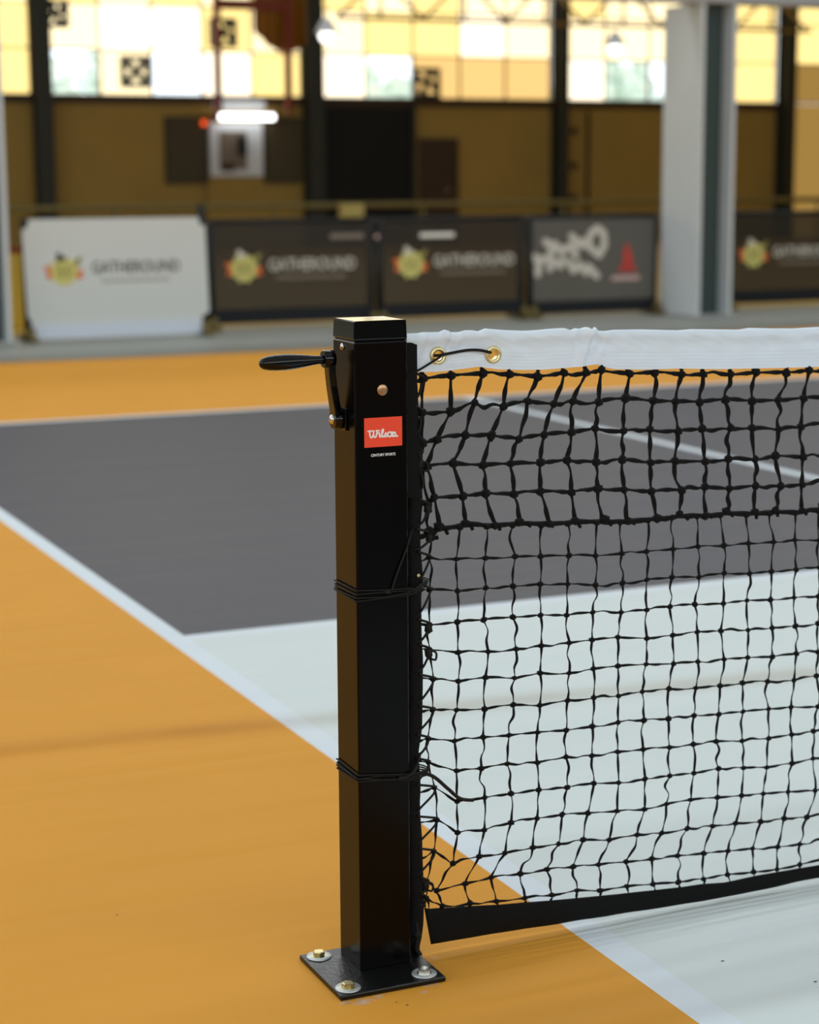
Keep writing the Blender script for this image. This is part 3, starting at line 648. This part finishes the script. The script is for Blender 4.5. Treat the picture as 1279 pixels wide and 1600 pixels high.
# side sleeve along the post
zz = []; z = 0.006
while z < 0.925: zz.append(z); z += 0.010
pts = []; rad = []
for z in zz:
    e = sleeve_x(z); r_ = 0.0125 + 0.0014 * noise.noise(Vector((z * 30, 2.2, 0)))
    if z < 0.03: r_ *= 0.45 + z * 18
    pts.append((e - r_, 0.001 + 0.002 * noise.noise(Vector((z * 25, 8, 1))), z)); rad.append(r_)
q = MB(); q.tube(pts, rad, 12, True, 0.6); q.build('side_sleeve', 'sleeve', net)
q = MB(); q.box(0.046, 0.0672, -0.008, -0.002, 0.70, 0.9292); bevel(q.build('dowel', 'sleeve', net), 0.0008)
# lacing that binds the mesh to the sleeve
rows0 = [(r[0][0] / 1000, r[0][1] / 1000) for r in U[:1] + U[1:2] + U[2:3] + U[3:4] + U[4:5] + U[5:6]] + [(r[0][0] / 1000, r[0][1] / 1000) for r in L[1:]]
for k, (x, z) in enumerate(rows0):
    q = MB(); sx = sleeve_x(z); z2 = rows0[k + 1][1] if k + 1 < len(rows0) else z - 0.02
    q.tube(catmull([Vector((sx - 0.010, -0.007, z + 0.012)), Vector((x - 0.002, -0.004, z + 0.004)), Vector((x + 0.001, 0.002, z)), Vector((x - 0.004, -0.003, z - 0.008)), Vector((sx - 0.002, -0.006, (z + z2) / 2)), Vector((sx - 0.012, -0.004, z2 + 0.014))], 6), 0.0019, 6)
    if k in (3, 4, 5, 8, 9, 17): q.lump((x - 0.003, -0.002, z - 0.004), 0.0075, 7000 + k, (0.9, 0.8, 1.3))
    if k in (3, 9, 17): q.tube(catmull([Vector((x, -0.003, z)), Vector((x + 0.007, -0.006, z - 0.004)), Vector((x + 0.006, -0.006, z - 0.014)), Vector((x - 0.001, -0.004, z - 0.012))], 5), 0.0017, 6)
    q.build('lacing', 'cord', net)
q = MB(); q.tube(catmull([Vector((0.066, -0.007, 0.288)), Vector((0.090, -0.006, 0.279)), Vector((0.115, -0.005, 0.256)), Vector((0.135, -0.005, 0.238)), Vector((0.158, -0.003, 0.2315))], 6), 0.0028, 6); q.build('lacing', 'cord', net)
q = MB(); q.tube(catmull([Vector((0.062, -0.004, 0.055)), Vector((0.064, -0.006, 0.030)), Vector((0.061, -0.008, 0.016)), Vector((0.066, -0.010, 0.004))], 6), 0.0042, 7); q.lump((0.064, -0.005, 0.036), 0.008, 77); q.build('lacing', 'cord', net)
# cord through the two grommets
q = MB(); q.tube(catmull([Vector((0.060, -0.006, 0.8795)), Vector((0.069, -0.010, 0.8835)), Vector((0.088, -0.011, 0.8935)), Vector((0.103, -0.007, 0.9000)), Vector((0.108, 0.002, 0.9025))], 6), 0.0017, 7)
q.tube(catmull([Vector((0.095, 0.004, 0.9020)), Vector((0.102, -0.007, 0.9025)), Vector((0.120, -0.0105, 0.9055)), Vector((0.145, -0.011, 0.9085)), Vector((0.165, -0.0105, 0.9075)), Vector((0.182, -0.008, 0.9035)), Vector((0.188, 0.004, 0.9020))], 8), 0.0021, 8)
q.build('tape_cord', 'cord', net)
q = MB(); q.lathe([(0.0028, 0), (0.0030, 0.001), (0.0012, 0.0014)], (0.0663, -0.0095, 0.585), (0.2, -1, 0), 14); q.build('eyelet', 'brass', net)

# the post that carries the far end of the net
post2 = copy_tree(post); post2.location = (6.735, -PY, 0); post2.rotation_euler = (0, 0, math.pi); post2['label'] = 'black square steel net post at the far right end of the net'
post['group'] = post2['group'] = 'posts of the court net'

# tie cords around the post and the sleeve
def tie(zL, zF, zR, zS, label):
    t = thing('tie_cord', label, 'cord', (0, 0, zF), 'cords lashing the net to the post')
    g = 0.0418
    for k in range(4):
        o = (k - 1.5) * 0.0040; e = 0.0006 * (k % 2); jit = [rnd.uniform(-.003, .003) for _ in range(6)]
        loop = [(-g - e, PY + 0.0395, zL - zF + o + jit[0]), (-g - e, PY - 0.0395, o + jit[1]), (-0.039, PY - g - e, o + jit[1]), (0.0, PY - g - e - 0.0005, o * 1.0 + (zR - zF) * 0.4 + jit[2]), (0.038, PY - g - e, zR - zF + o * 0.8),
                (0.052, PY - 0.036, zR - zF + o * 0.6 + jit[3]), (0.0785 + 0.001 * k, -0.012, zS - zF + o * 0.8), (0.0800, 0.004, zS - zF + o * 0.8), (0.070, 0.018, zS - zF + o), (0.039, PY + g + e, zR - zF + o), (-0.0395, PY + g + e, zL - zF + o), (-g - e, PY + 0.0395, zL - zF + o + jit[0])]
        q = MB(); q.tube([Vector(p) for p in loop], 0.0012, 7, False); q.build('strand', 'cord', t)
    return t
t1 = tie(0.570, 0.570, 0.569, 0.574, 'black cord lashed around the post at mid height')
q = MB(); q.lump((0.006, PY - 0.0435, 0.002), 0.0045, 5, (1.5, 0.5, 0.9)); q.build('knot', 'cord', t1)
q = MB(); q.tube(catmull([Vector((0.012, PY - 0.0435, 0.003)), Vector((0.020, PY - 0.0435, 0.026)), Vector((0.033, PY - 0.0425, 0.055)), Vector((0.043, PY - 0.038, 0.075)), Vector((0.060, -0.006, 0.088))], 6), 0.0016, 6); q.build('loose_end', 'cord', t1)
t2 = tie(0.301, 0.300, 0.293, 0.289, 'black cord lashed around the post low down near the base')
q = MB(); q.lump((0.026, PY - 0.0435, -0.007), 0.0052, 6, (1.6, 0.5, 0.8)); q.build('knot', 'cord', t2)
q = MB(); q.tube(catmull([Vector((0.026, PY - 0.044, -0.007)), Vector((0.045, PY - 0.043, 0.000)), Vector((0.064, -0.012, 0.010)), Vector((0.070, -0.004, 0.016))], 6), 0.0024, 6); q.build('loose_end', 'cord', t2)

# ------------------------------------------------------------------ white steel pillars and beam of the mezzanine
def pillar(x, y, w_, dpt, label):
    t = thing('steel_pillar', label, 'pillar', (x, y, 0), 'white steel pillars behind the court')
    q = MB(); q.box(0, 0.03, 0, dpt, 0.02, 2.5); q.build('flange', 'pillar', t)
    q = MB(); q.box(w_ - 0.03, w_, 0, dpt, 0.02, 2.5); q.build('flange', 'pillar', t)
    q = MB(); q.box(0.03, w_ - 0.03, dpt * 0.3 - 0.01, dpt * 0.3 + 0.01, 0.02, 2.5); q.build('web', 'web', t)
    q = MB(); q.box(-0.05, w_ + 0.05, -0.05, dpt + 0.05, 0.0, 0.02); q.build('base_plate', 'beam', t)
    return t
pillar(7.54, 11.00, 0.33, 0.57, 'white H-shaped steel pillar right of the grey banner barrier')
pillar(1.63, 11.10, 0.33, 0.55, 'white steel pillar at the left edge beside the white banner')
t = thing('steel_beam', 'grey steel beam across the top of the white pillar', 'beam', (0, 11.1, 2.5))
q = MB(); q.box(-10, 19, -0.12, 0.12, 0.0, 0.02); q.build('flange', 'beam', t)
q = MB(); q.box(-10, 19, -0.01, 0.01, 0.02, 0.32); q.build('web', 'beam', t)
q = MB(); q.box(-10, 19, -0.12, 0.12, 0.32, 0.34); q.build('flange', 'beam', t)

# ------------------------------------------------------------------ banner barriers
def gear_logo(parent, cx, cz, r, dark, num=True):
    q = MB(); poly = []
    for k in range(18):
        a = 2 * math.pi * k / 18 + math.pi / 18; rr = r if k % 2 == 0 else r * 0.80
        poly.append((cx + rr * math.cos(a), cz + rr * math.sin(a)))
    q.prism_xz([(cx + x_ * 0 + (p[0] - cx), p[1]) for p in poly for x_ in (0,)], -0.0045, -0.003); lg = q.build('logo_gear', 'logo_yellow', parent)
    for pl in ([(-1.36, .34), (-.78, .42), (-.72, -.42), (-1.20, -.46), (-1.08, -.05)], [(1.34, .10), (.74, .02), (.66, -.50), (1.26, -.46), (1.12, -.18)]):
        q = MB(); q.prism_xz([(cx + a * r, cz + c_ * r) for a, c_ in pl], -0.0030, -0.0020); q.build('logo_ribbon', 'logo_orange', parent)
    q = MB(); q.prism_xz([(cx + a * r, cz + c_ * r) for a, c_ in ((-.52, .60), (.12, .72), (.22, .92), (-.12, 1.00), (-.24, 1.24), (-.50, 1.16), (-.46, .86))], -0.0060, -0.0046)
    q.build('logo_cap', 'logo_dark' if dark else 'logo_cream', parent)
    q = MB(); q.prism_xz([(cx + a * r, cz + c_ * r) for a, c_ in ((.62, .30), (.96, .34), (1.22, 1.02), (.98, .92), (.78, .78))], -0.0060, -0.0046)
    q.build('logo_racket', 'logo_olive', parent)
    link('logo_number', text_mesh('logo_number', '55', r * 0.95, 'logo_olive', r * 0.95, 0.002, 0.001), parent, (cx, -0.0062, cz))
def barrier(x0, x1, y, kind, label, loc_txt=True, tall_post=False):
    t = thing('banner_barrier', label, 'barrier', (x0, y, 0), 'banner barriers behind the court'); w_ = x1 - x0
    wh = kind == 'white'
    zt = 0.87 if wh else 0.835
    for k, px in enumerate((0.030, w_ - 0.030)):
        q = MB(); q.tube([(px, 0.02, 0.02), (px, 0.02, 0.96 if (k == 1 and wh) else zt)], 0.034 if not wh else 0.030, 10); q.build('upright', 'frame_black', t)
        ft = MB(); ft.bar((px, -0.17, 0.02), (px, 0.23, 0.02), 0.05, 0.035, up=(0, 0, 1)); ft.bar((px, -0.05, 0.0), (px, -0.05, 0.10), 0.05, 0.05); ft.build('foot', 'foot', t)
    q = MB(); q.tube([(0.02, 0.02, zt - 0.02), (w_ - 0.02, 0.02, zt - 0.02)], 0.022, 8, ref=(0, 0, 1)); q.build('top_rail', 'frame_black', t)
    q = MB(); q.tube([(0.02, 0.02, 0.10), (w_ - 0.02, 0.02, 0.10)], 0.018, 8, ref=(0, 0, 1)); q.build('bottom_rail', 'frame_black', t)
    if wh:
        q = MB(); poly = [(0.045, 0.07), (w_ - 0.045, 0.07), (w_ - 0.045, 0.14), (w_ + 0.01, 0.17), (w_ - 0.01, 0.80), (w_ - 0.05, 0.81), (w_ - 0.06, 0.865), (0.05, 0.865), (0.04, 0.81), (0.0, 0.79), (0.02, 0.18), (0.045, 0.14)]
        q.prism_xz(poly, -0.002, 0.0); bn = q.build('banner', 'banner_white', t, (0, -0.008, 0))
        q = MB(); q.box(0.05, w_ - 0.05, -0.016, -0.004, 0.01, 0.115); q.build('hem', 'banner_hem', bn)
    elif kind == 'dark':
        q = MB(); q.box(0.03, w_ - 0.03, -0.002, 0.0, 0.13, zt - 0.035); bn = q.build('banner', 'mesh_dark', t, (0, -0.006, 0))
        q = MB(); q.box(0.02, w_ - 0.02, -0.010, -0.003, 0.045, 0.155); q.build('hem', 'hem_dark', bn)
    else:
        q = MB(); q.box(0.03, w_ - 0.03, -0.002, 0.0, 0.12, zt - 0.04); bn = q.build('banner', 'mesh_grey', t, (0, -0.006, 0))
        q = MB(); q.box(0.02, w_ - 0.05, -0.010, -0.003, 0.03, 0.135); q.build('hem', 'hem_dark', bn)
    return t, bn
t, bn = barrier(2.10, 3.47, 11.30, 'white', 'white banner barrier with dark lettering and a yellow gear logo')
gear_logo(bn, 0.295, 0.49, 0.112, True)
link('lettering', text_mesh('lettering', 'GATHEROUND', 0.12, 'text_dark', 0.66, 0.0015), bn, (0.83, -0.004, 0.515))
q = MB(); q.box(0.56, 1.08, -0.0045, -0.003, 0.408, 0.428); q.build('small_print', 'text_grey', bn)
for nm, x0, x1, y, dotted in (('first black mesh banner barrier next to the white banner', 3.58, 4.96, 11.62, 0), ('black mesh banner barrier in the middle with a bright painted tube reflection above its logo', 4.975, 6.29, 11.62, 1), ('black mesh banner barrier right of the white pillar', 8.28, 9.55, 11.75, 2)):
    t, bn = barrier(x0, x1, y, 'dark', nm)
    o = 0.29 if dotted != 2 else 0.30
    gear_logo(bn, o, 0.465, 0.118, False)
    link('lettering', text_mesh('lettering', 'GATHEROUND', 0.13, 'text_light', 0.72, 0.002), bn, (o + 0.56, -0.004, 0.487))
    q = MB(); q.box(o + 0.26, o + 0.84, -0.0045, -0.003, 0.375, 0.400); q.build('small_print', 'text_dim', bn)
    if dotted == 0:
        q = MB(); q.box(1.00, 1.28, -0.006, -0.004, 0.675, 0.715); q.build('painted_reflection', 'strip_dim', bn)  # dim tube reflection, painted as a flat strip
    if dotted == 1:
        q = MB(); q.box(0.37, 0.67, -0.006, -0.004, 0.672, 0.708); q.build('painted_reflection', 'strip', bn)  # bright tube reflection, painted as a flat strip
        q = MB(); q.lathe([(0.018, 0), (0.018, 0.006), (0.012, 0.009)], (-0.008, -0.025, 0.685), (0, -1, 0), 16); q.build('painted_light_dot', 'text_pink', t)  # pinkish dot of light, painted as a small disc
t, bn = barrier(6.30, 7.53, 11.60, 'grey', 'grey mesh banner barrier with white brush lettering and a red emblem')
strokes = [[(.16, .62), (.24, .56), (.20, .52)], [(.24, .60), (.32, .53)], [(.34, .56), (.40, .58), (.44, .50)], [(.40, .66), (.48, .58), (.52, .60)], [(.50, .62), (.58, .56), (.66, .50)], [(.58, .68), (.64, .72), (.70, .68), (.71, .58), (.66, .50)], [(.58, .68), (.56, .60)],
           [(.05, .50), (.10, .46), (.09, .36)], [(.10, .48), (.22, .47), (.20, .40)], [(.24, .46), (.30, .42), (.32, .47)], [(.38, .45), (.42, .38), (.48, .43)], [(.48, .42), (.54, .36)], [(.56, .41), (.64, .33)]]
for k, st in enumerate(strokes):
    q = MB(); q.stroke(st, 0.062, -0.0042 - 0.0001 * k, -0.0025); q.build('brush_lettering', 'text_light', bn)
q = MB(); q.prism_xz([(.88, .40), (.99, .40), (.98, .47), (.95, .56), (.92, .60), (.89, .53), (.885, .47)], -0.0042, -0.003); q.prism_xz([(.84, .36), (1.02, .36), (1.0, .405), (.86, .405)], -0.0042, -0.003); q.build('red_emblem', 'logo_red', bn)
q = MB(); q.box(0.78, 1.05, -0.0042, -0.003, 0.29, 0.325); q.build('small_print', 'text_pink', bn)

# ------------------------------------------------------------------ things in the hall behind the barriers
rl = thing('guard_rail', 'low olive guard rail running before the yellow wall', 'rail', (0, 20.0, 0))
q = MB(); q.tube([(1.0, 0, 0.80), (19.5, 0, 0.80)], 0.035, 8, ref=(0, 0, 1)); q.build('rail', 'rail', rl)
for k in range(10):
    q = MB(); q.tube([(1.2 + k * 2.0, 0, 0), (1.2 + k * 2.0, 0, 0.80)], 0.02, 8); q.build('post', 'rail', rl)
bx = thing('control_box', 'small pale box on the guard rail below the roller door', 'box', (8.03, 19.9, 0.64))
q = MB(); q.box(0, 0.30, -0.06, 0.06, 0, 0.18); bevel(q.build('body', 'pale_box', bx), 0.01); q = MB(); q.box(0.02, 0.28, -0.075, -0.06, 0.02, 0.16); q.build('lid', 'pale_box', bx)
yp = thing('yellow_stand', 'yellow post stand between the left pillar and the white banner', 'stand', (2.30, 12.6, 0))
q = MB(); q.box(0, 0.12, -0.05, 0.05, 0.03, 0.58); bevel(q.build('column', 'yellow_post', yp), 0.01); q = MB(); q.box(0, 0.12, -0.05, 0.05, 0.58, 0.63); q.build('red_top', 'red_steel', yp); q = MB(); q.box(-0.04, 0.16, -0.1, 0.1, 0, 0.03); q.build('foot', 'yellow_post', yp)
# wall boards either side of the booth
for nm, xa, xb in (('dark olive wall board left of the white tube lamp', 8.29, 8.99), ('dark olive wall board right of the white tube lamp', 9.97, 10.60)):
    t = thing('wall_board', nm, 'board', (xa, Y1 - 0.06, 1.05), 'dark boards on the yellow wall')
    q = MB(); q.box(0.03, xb - xa - 0.03, -0.02, 0.0, 0.03, 1.03); q.build('panel', 'cabinet', t)
    q = MB(); q.box(0, xb - xa, -0.03, 0.05, 0, 0.03); q.box(0, xb - xa, -0.03, 0.05, 1.03, 1.06); q.box(0, 0.03, -0.03, 0.05, 0.03, 1.03); q.box(xb - xa - 0.03, xb - xa, -0.03, 0.05, 0.03, 1.03); q.build('board_frame', 'column', t)
# tube lamp, with a white board painting its light pool on the wall
bo = thing('light_pool_board', 'white wall board standing for the light pool under a glowing tube lamp', 'board', (9.03, Y1 - 0.06, 1.16))
q = MB(); q.box(0, 0.90, -0.03, 0.05, 0, 0.86); q.build('panel', 'booth', bo)  # white board face standing for the lamp's light pool on the wall
q = MB(); q.box(0.15, 0.62, -0.045, -0.03, 0.11, 0.72); q.build('grey_centre', 'text_dim', bo)
q = MB(); q.box(0.46, 0.60, -0.13, -0.045, 0.33, 0.65); bevel(q.build('speaker_box', 'shutter', bo), 0.02)
q = MB(); q.box(0.17, 0.40, -0.05, -0.045, 0.08, 0.22); q.build('red_notice', 'brown', bo)
q = MB(); q.tube([(0.10, -0.22, 0.945), (1.03, -0.22, 0.945)], 0.05, 10, ref=(0, 0, 1)); lt = q.build('lamp_tube', 'tube', bo); lt['label'] = 'glowing white lamp tube'
for px in (0.02, 1.03): q = MB(); q.box(px, px + 0.07, -0.26, 0.05, 0.89, 1.0); q.build('lamp_holder', 'red_steel', bo)
q = MB(); q.box(0.08, 0.95, -0.03, 0.05, 1.06, 1.22); q.build('header', 'booth', bo)
fr = thing('red_frame', 'tall red steel frame hanging before the window above the tube lamp', 'frame', (9.03, Y1 - 0.55, 0))
for px in (-0.05, 1.14): q = MB(); q.box(px, px + 0.10, -0.05, 0.05, 2.16, ROOF_Z); q.build('upright', 'red_steel', fr)
q = MB(); q.box(0.05, 1.14, -0.05, 0.05, 3.76, 3.92); q.build('crossbeam', 'red_steel', fr)
q = MB(); nseg = 14; pts = []
for k in range(nseg + 1): pts.append((0.66 + 0.88 * k / nseg, 0.12 + 0.05 * math.sin(k * 2.1)))
vs = [(x, y, z) for x, y in pts for z in (3.12 + 0.30 * abs((x - 1.2) / 0.5) ** 2, 5.2)] ; q.add(vs, [(2 * k, 2 * k + 2, 2 * k + 3, 2 * k + 1) for k in range(nseg)], True)
tp = q.build('tarpaulin', 'amber', fr); tp.modifiers.new('thick', 'SOLIDIFY').thickness = 0.006
rlm = thing('beacon_lamp', 'small red warning lamp glowing left of the white tube lamp', 'lamp', (8.85, Y1 - 0.35, 0))
q = MB(); q.tube([(0, 0, 0), (0, 0, 1.96)], 0.015, 8); q.build('pole', 'column', rlm); q = MB(); q.lathe([(0.02, 0), (0.04, 0.02), (0.04, 0.06), (0.015, 0.085)], (0, 0, 1.96), (0, 0, 1), 14); q.build('lens', 'redlamp', rlm); q = MB(); q.box(-0.1, 0.1, -0.1, 0.1, 0, 0.02); q.build('foot', 'column', rlm)
# exhaust fans mounted in the window band
def fan(x, z, s, label, spin):
    t = thing('exhaust_fan', label, 'fan', (x, Y1 - 0.02, z), 'exhaust fans in the window band')
    q = MB(); f_ = s / 2
    q.box(-f_, f_, -0.05, 0.03, -f_, -f_ + 0.07); q.box(-f_, f_, -0.05, 0.03, f_ - 0.07, f_); q.box(-f_, -f_ + 0.07, -0.05, 0.03, -f_ + 0.07, f_ - 0.07); q.box(f_ - 0.07, f_, -0.05, 0.03, -f_ + 0.07, f_ - 0.07); q.build('fan_frame', 'fan_dark', t)
    q = MB(); q.lathe([(0.07, 0), (0.07, 0.08), (0.04, 0.10)], (0, 0.0, 0), (0, -1, 0), 16); q.build('motor', 'fan_dark', t)
    for k in range(4):
        a = spin + k * math.pi / 2; u = Vector((math.cos(a), 0, math.sin(a))); v = Vector((-math.sin(a), 0, math.cos(a)))
        pp = [u * 0.05 - v * 0.03, u * (f_ * 0.86) - v * 0.02, u * (f_ * 0.80) + v * 0.17, u * 0.05 + v * 0.05]
        q = MB(); vs = [(p.x, -0.03 + 0.10 * (p.dot(v)), p.z) for p in pp] + [(p.x, -0.02 + 0.10 * (p.dot(v)), p.z) for p in pp]
        q.add(vs, [(0, 1, 2, 3), (7, 6, 5, 4), (0, 4, 5, 1), (1, 5, 6, 2), (2, 6, 7, 3), (3, 7, 4, 0)]); q.build('blade', 'fan_dark', t)
fan(7.84, 2.80, 0.50, 'dark exhaust fan low in the window left of the tube lamp', 0.5)
fan(12.90, 2.70, 0.50, 'dark exhaust fan in the window above the black roller door', 0.9)
fan(6.58, 3.66, 0.42, 'dark exhaust fan at the top beside the leftmost column', 0.2)
fan(9.31, 3.44, 0.46, 'dark exhaust fan high behind the red frame', 0.7)
# pendant lamps
for nm, x, z in (('round white pendant lamp before the window left of the white pillar', 10.79, 2.66), ('round pale pendant lamp before the window above the roller door', 7.12, 2.72)):
    t = thing('pendant_lamp', nm, 'lamp', (x, 18.0, z), 'pendant lamps in the hall')
    q = MB(); q.lathe([(0.03, 0.16), (0.05, 0.14), (0.10, 0.06), (0.125, 0.0), (0.12, -0.002)], (0, 0, 0), (0, 0, 1), 20); q.build('shade', 'booth', t)
    q = MB(); q.lathe([(0.02, 0.02), (0.07, 0.0), (0.085, -0.04), (0.06, -0.09), (0.01, -0.11)], (0, 0, 0), (0, 0, 1), 16); q.build('bulb', 'bulb', t)
    q = MB(); q.tube([(0, 0, 0.15), (0, 0, ROOF_Z - z)], 0.006, 6); q.build('cord', 'column', t)
# lattice girder crossing the window band
gt = thing('lattice_girder', 'brown steel lattice girder across the upper windows', 'girder', (10.9, 27.0, 0))
for z in (3.62, 4.30): q = MB(); q.box(0, 9.1, -0.03, 0.03, z, z + 0.06); q.build('chord', 'frame', gt)
for k in range(12):
    xa = k * 0.75; za, zb = (3.66, 4.32) if k % 2 == 0 else (4.32, 3.66)
    q = MB(); q.bar((xa, 0, za), (xa + 0.75, 0, zb), 0.045); q.build('diagonal', 'frame', gt)
for k in range(6):
    q = MB(); q.box(k * 1.5 + 0.73, k * 1.5 + 0.77, -0.02, 0.02, 3.68, 4.30); q.build('strut', 'frame', gt)
pv = thing('wall_conduit', 'thin brown conduit on the wall right of the third column', 'pipe', (16.02, Y1 - 0.05, 0))
q = MB(); q.tube([(0, 0, 0.0), (0, 0, 2.25)], 0.03, 8); q.build('pipe', 'brown', pv)
for z in (0.7, 1.25, 1.85): q = MB(); q.box(-0.32, -0.22, -0.02, 0.04, z, z + 0.12); q.build('switch_box', 'brown', pv)
# trees outside the clear panes
for k, (x, y, z, s) in enumerate(((8.6, 38, 3.0, 1.2), (10.6, 40, 3.1, 1.0), (14.8, 36, 2.9, 1.1), (16.6, 39, 3.0, 1.2), (21.5, 37, 2.9, 1.3), (23.6, 40, 3.2, 1.2))):
    t = thing('garden_tree', ['pale green tree outside the window beside the leftmost column', 'pale green tree outside the window near the red frame', 'pale tree outside the window above the roller door, left one', 'pale tree outside the window above the roller door, right one', 'pale tree outside the window just left of the white pillar', 'pale tree outside the window hidden close to the white pillar'][k], 'tree', (x, y, 0), 'trees outside the windows')
    q = MB(); q.tube([(0, 0, 0), (0.05, 0, 1.2), (0, 0.05, z - 0.4)], [0.14, 0.10, 0.06], 8); q.build('trunk', 'bark', t)
    q = MB(); rr = random.Random(k)
    for j in range(60):
        d_ = Vector((rr.gauss(0, 1), rr.gauss(0, 1), rr.gauss(0, 0.8))).normalized() * s * rr.uniform(0.3, 1.0)
        q.lump((d_.x, d_.y, z + d_.z * 0.8), s * rr.uniform(0.12, 0.24), k * 100 + j, (1, 1, 0.8))
    q.build('crown', 'leaf', t)

# scuffs of drilling dust and grit on the apron by the base plate
def scuff(x, y, r, seed, m='dust', zz=0.0004):
    q = MB(); n = 14; poly = [(x + r * math.cos(2 * math.pi * k / n), y + r * 0.55 * math.sin(2 * math.pi * k / n), zz) for k in range(n)]
    q.add(poly, [tuple(range(n))]); o = q.build('floor_scuff' if m == 'dust' else 'grit', m, floor); return o

for k, (x, y, r) in enumerate(((-0.072, -0.118, 0.030), (-0.045, -0.112, 0.016), (0.040, -0.104, 0.024), (-0.095, -0.112, 0.018), (0.085, -0.02, 0.010), (0.02, -0.125, 0.012))): scuff(x, y, r, k)
for k, (x, y, r) in enumerate(((-0.02, -0.155, 0.0022), (-0.03, -0.14, 0.0016), (0.55, -0.33, 0.003), (-0.30, 0.35, 0.002), (0.47, -0.21, 0.003), (0.62, -0.29, 0.0025))): scuff(x, y, r, 50 + k, 'grit', 0.0005)
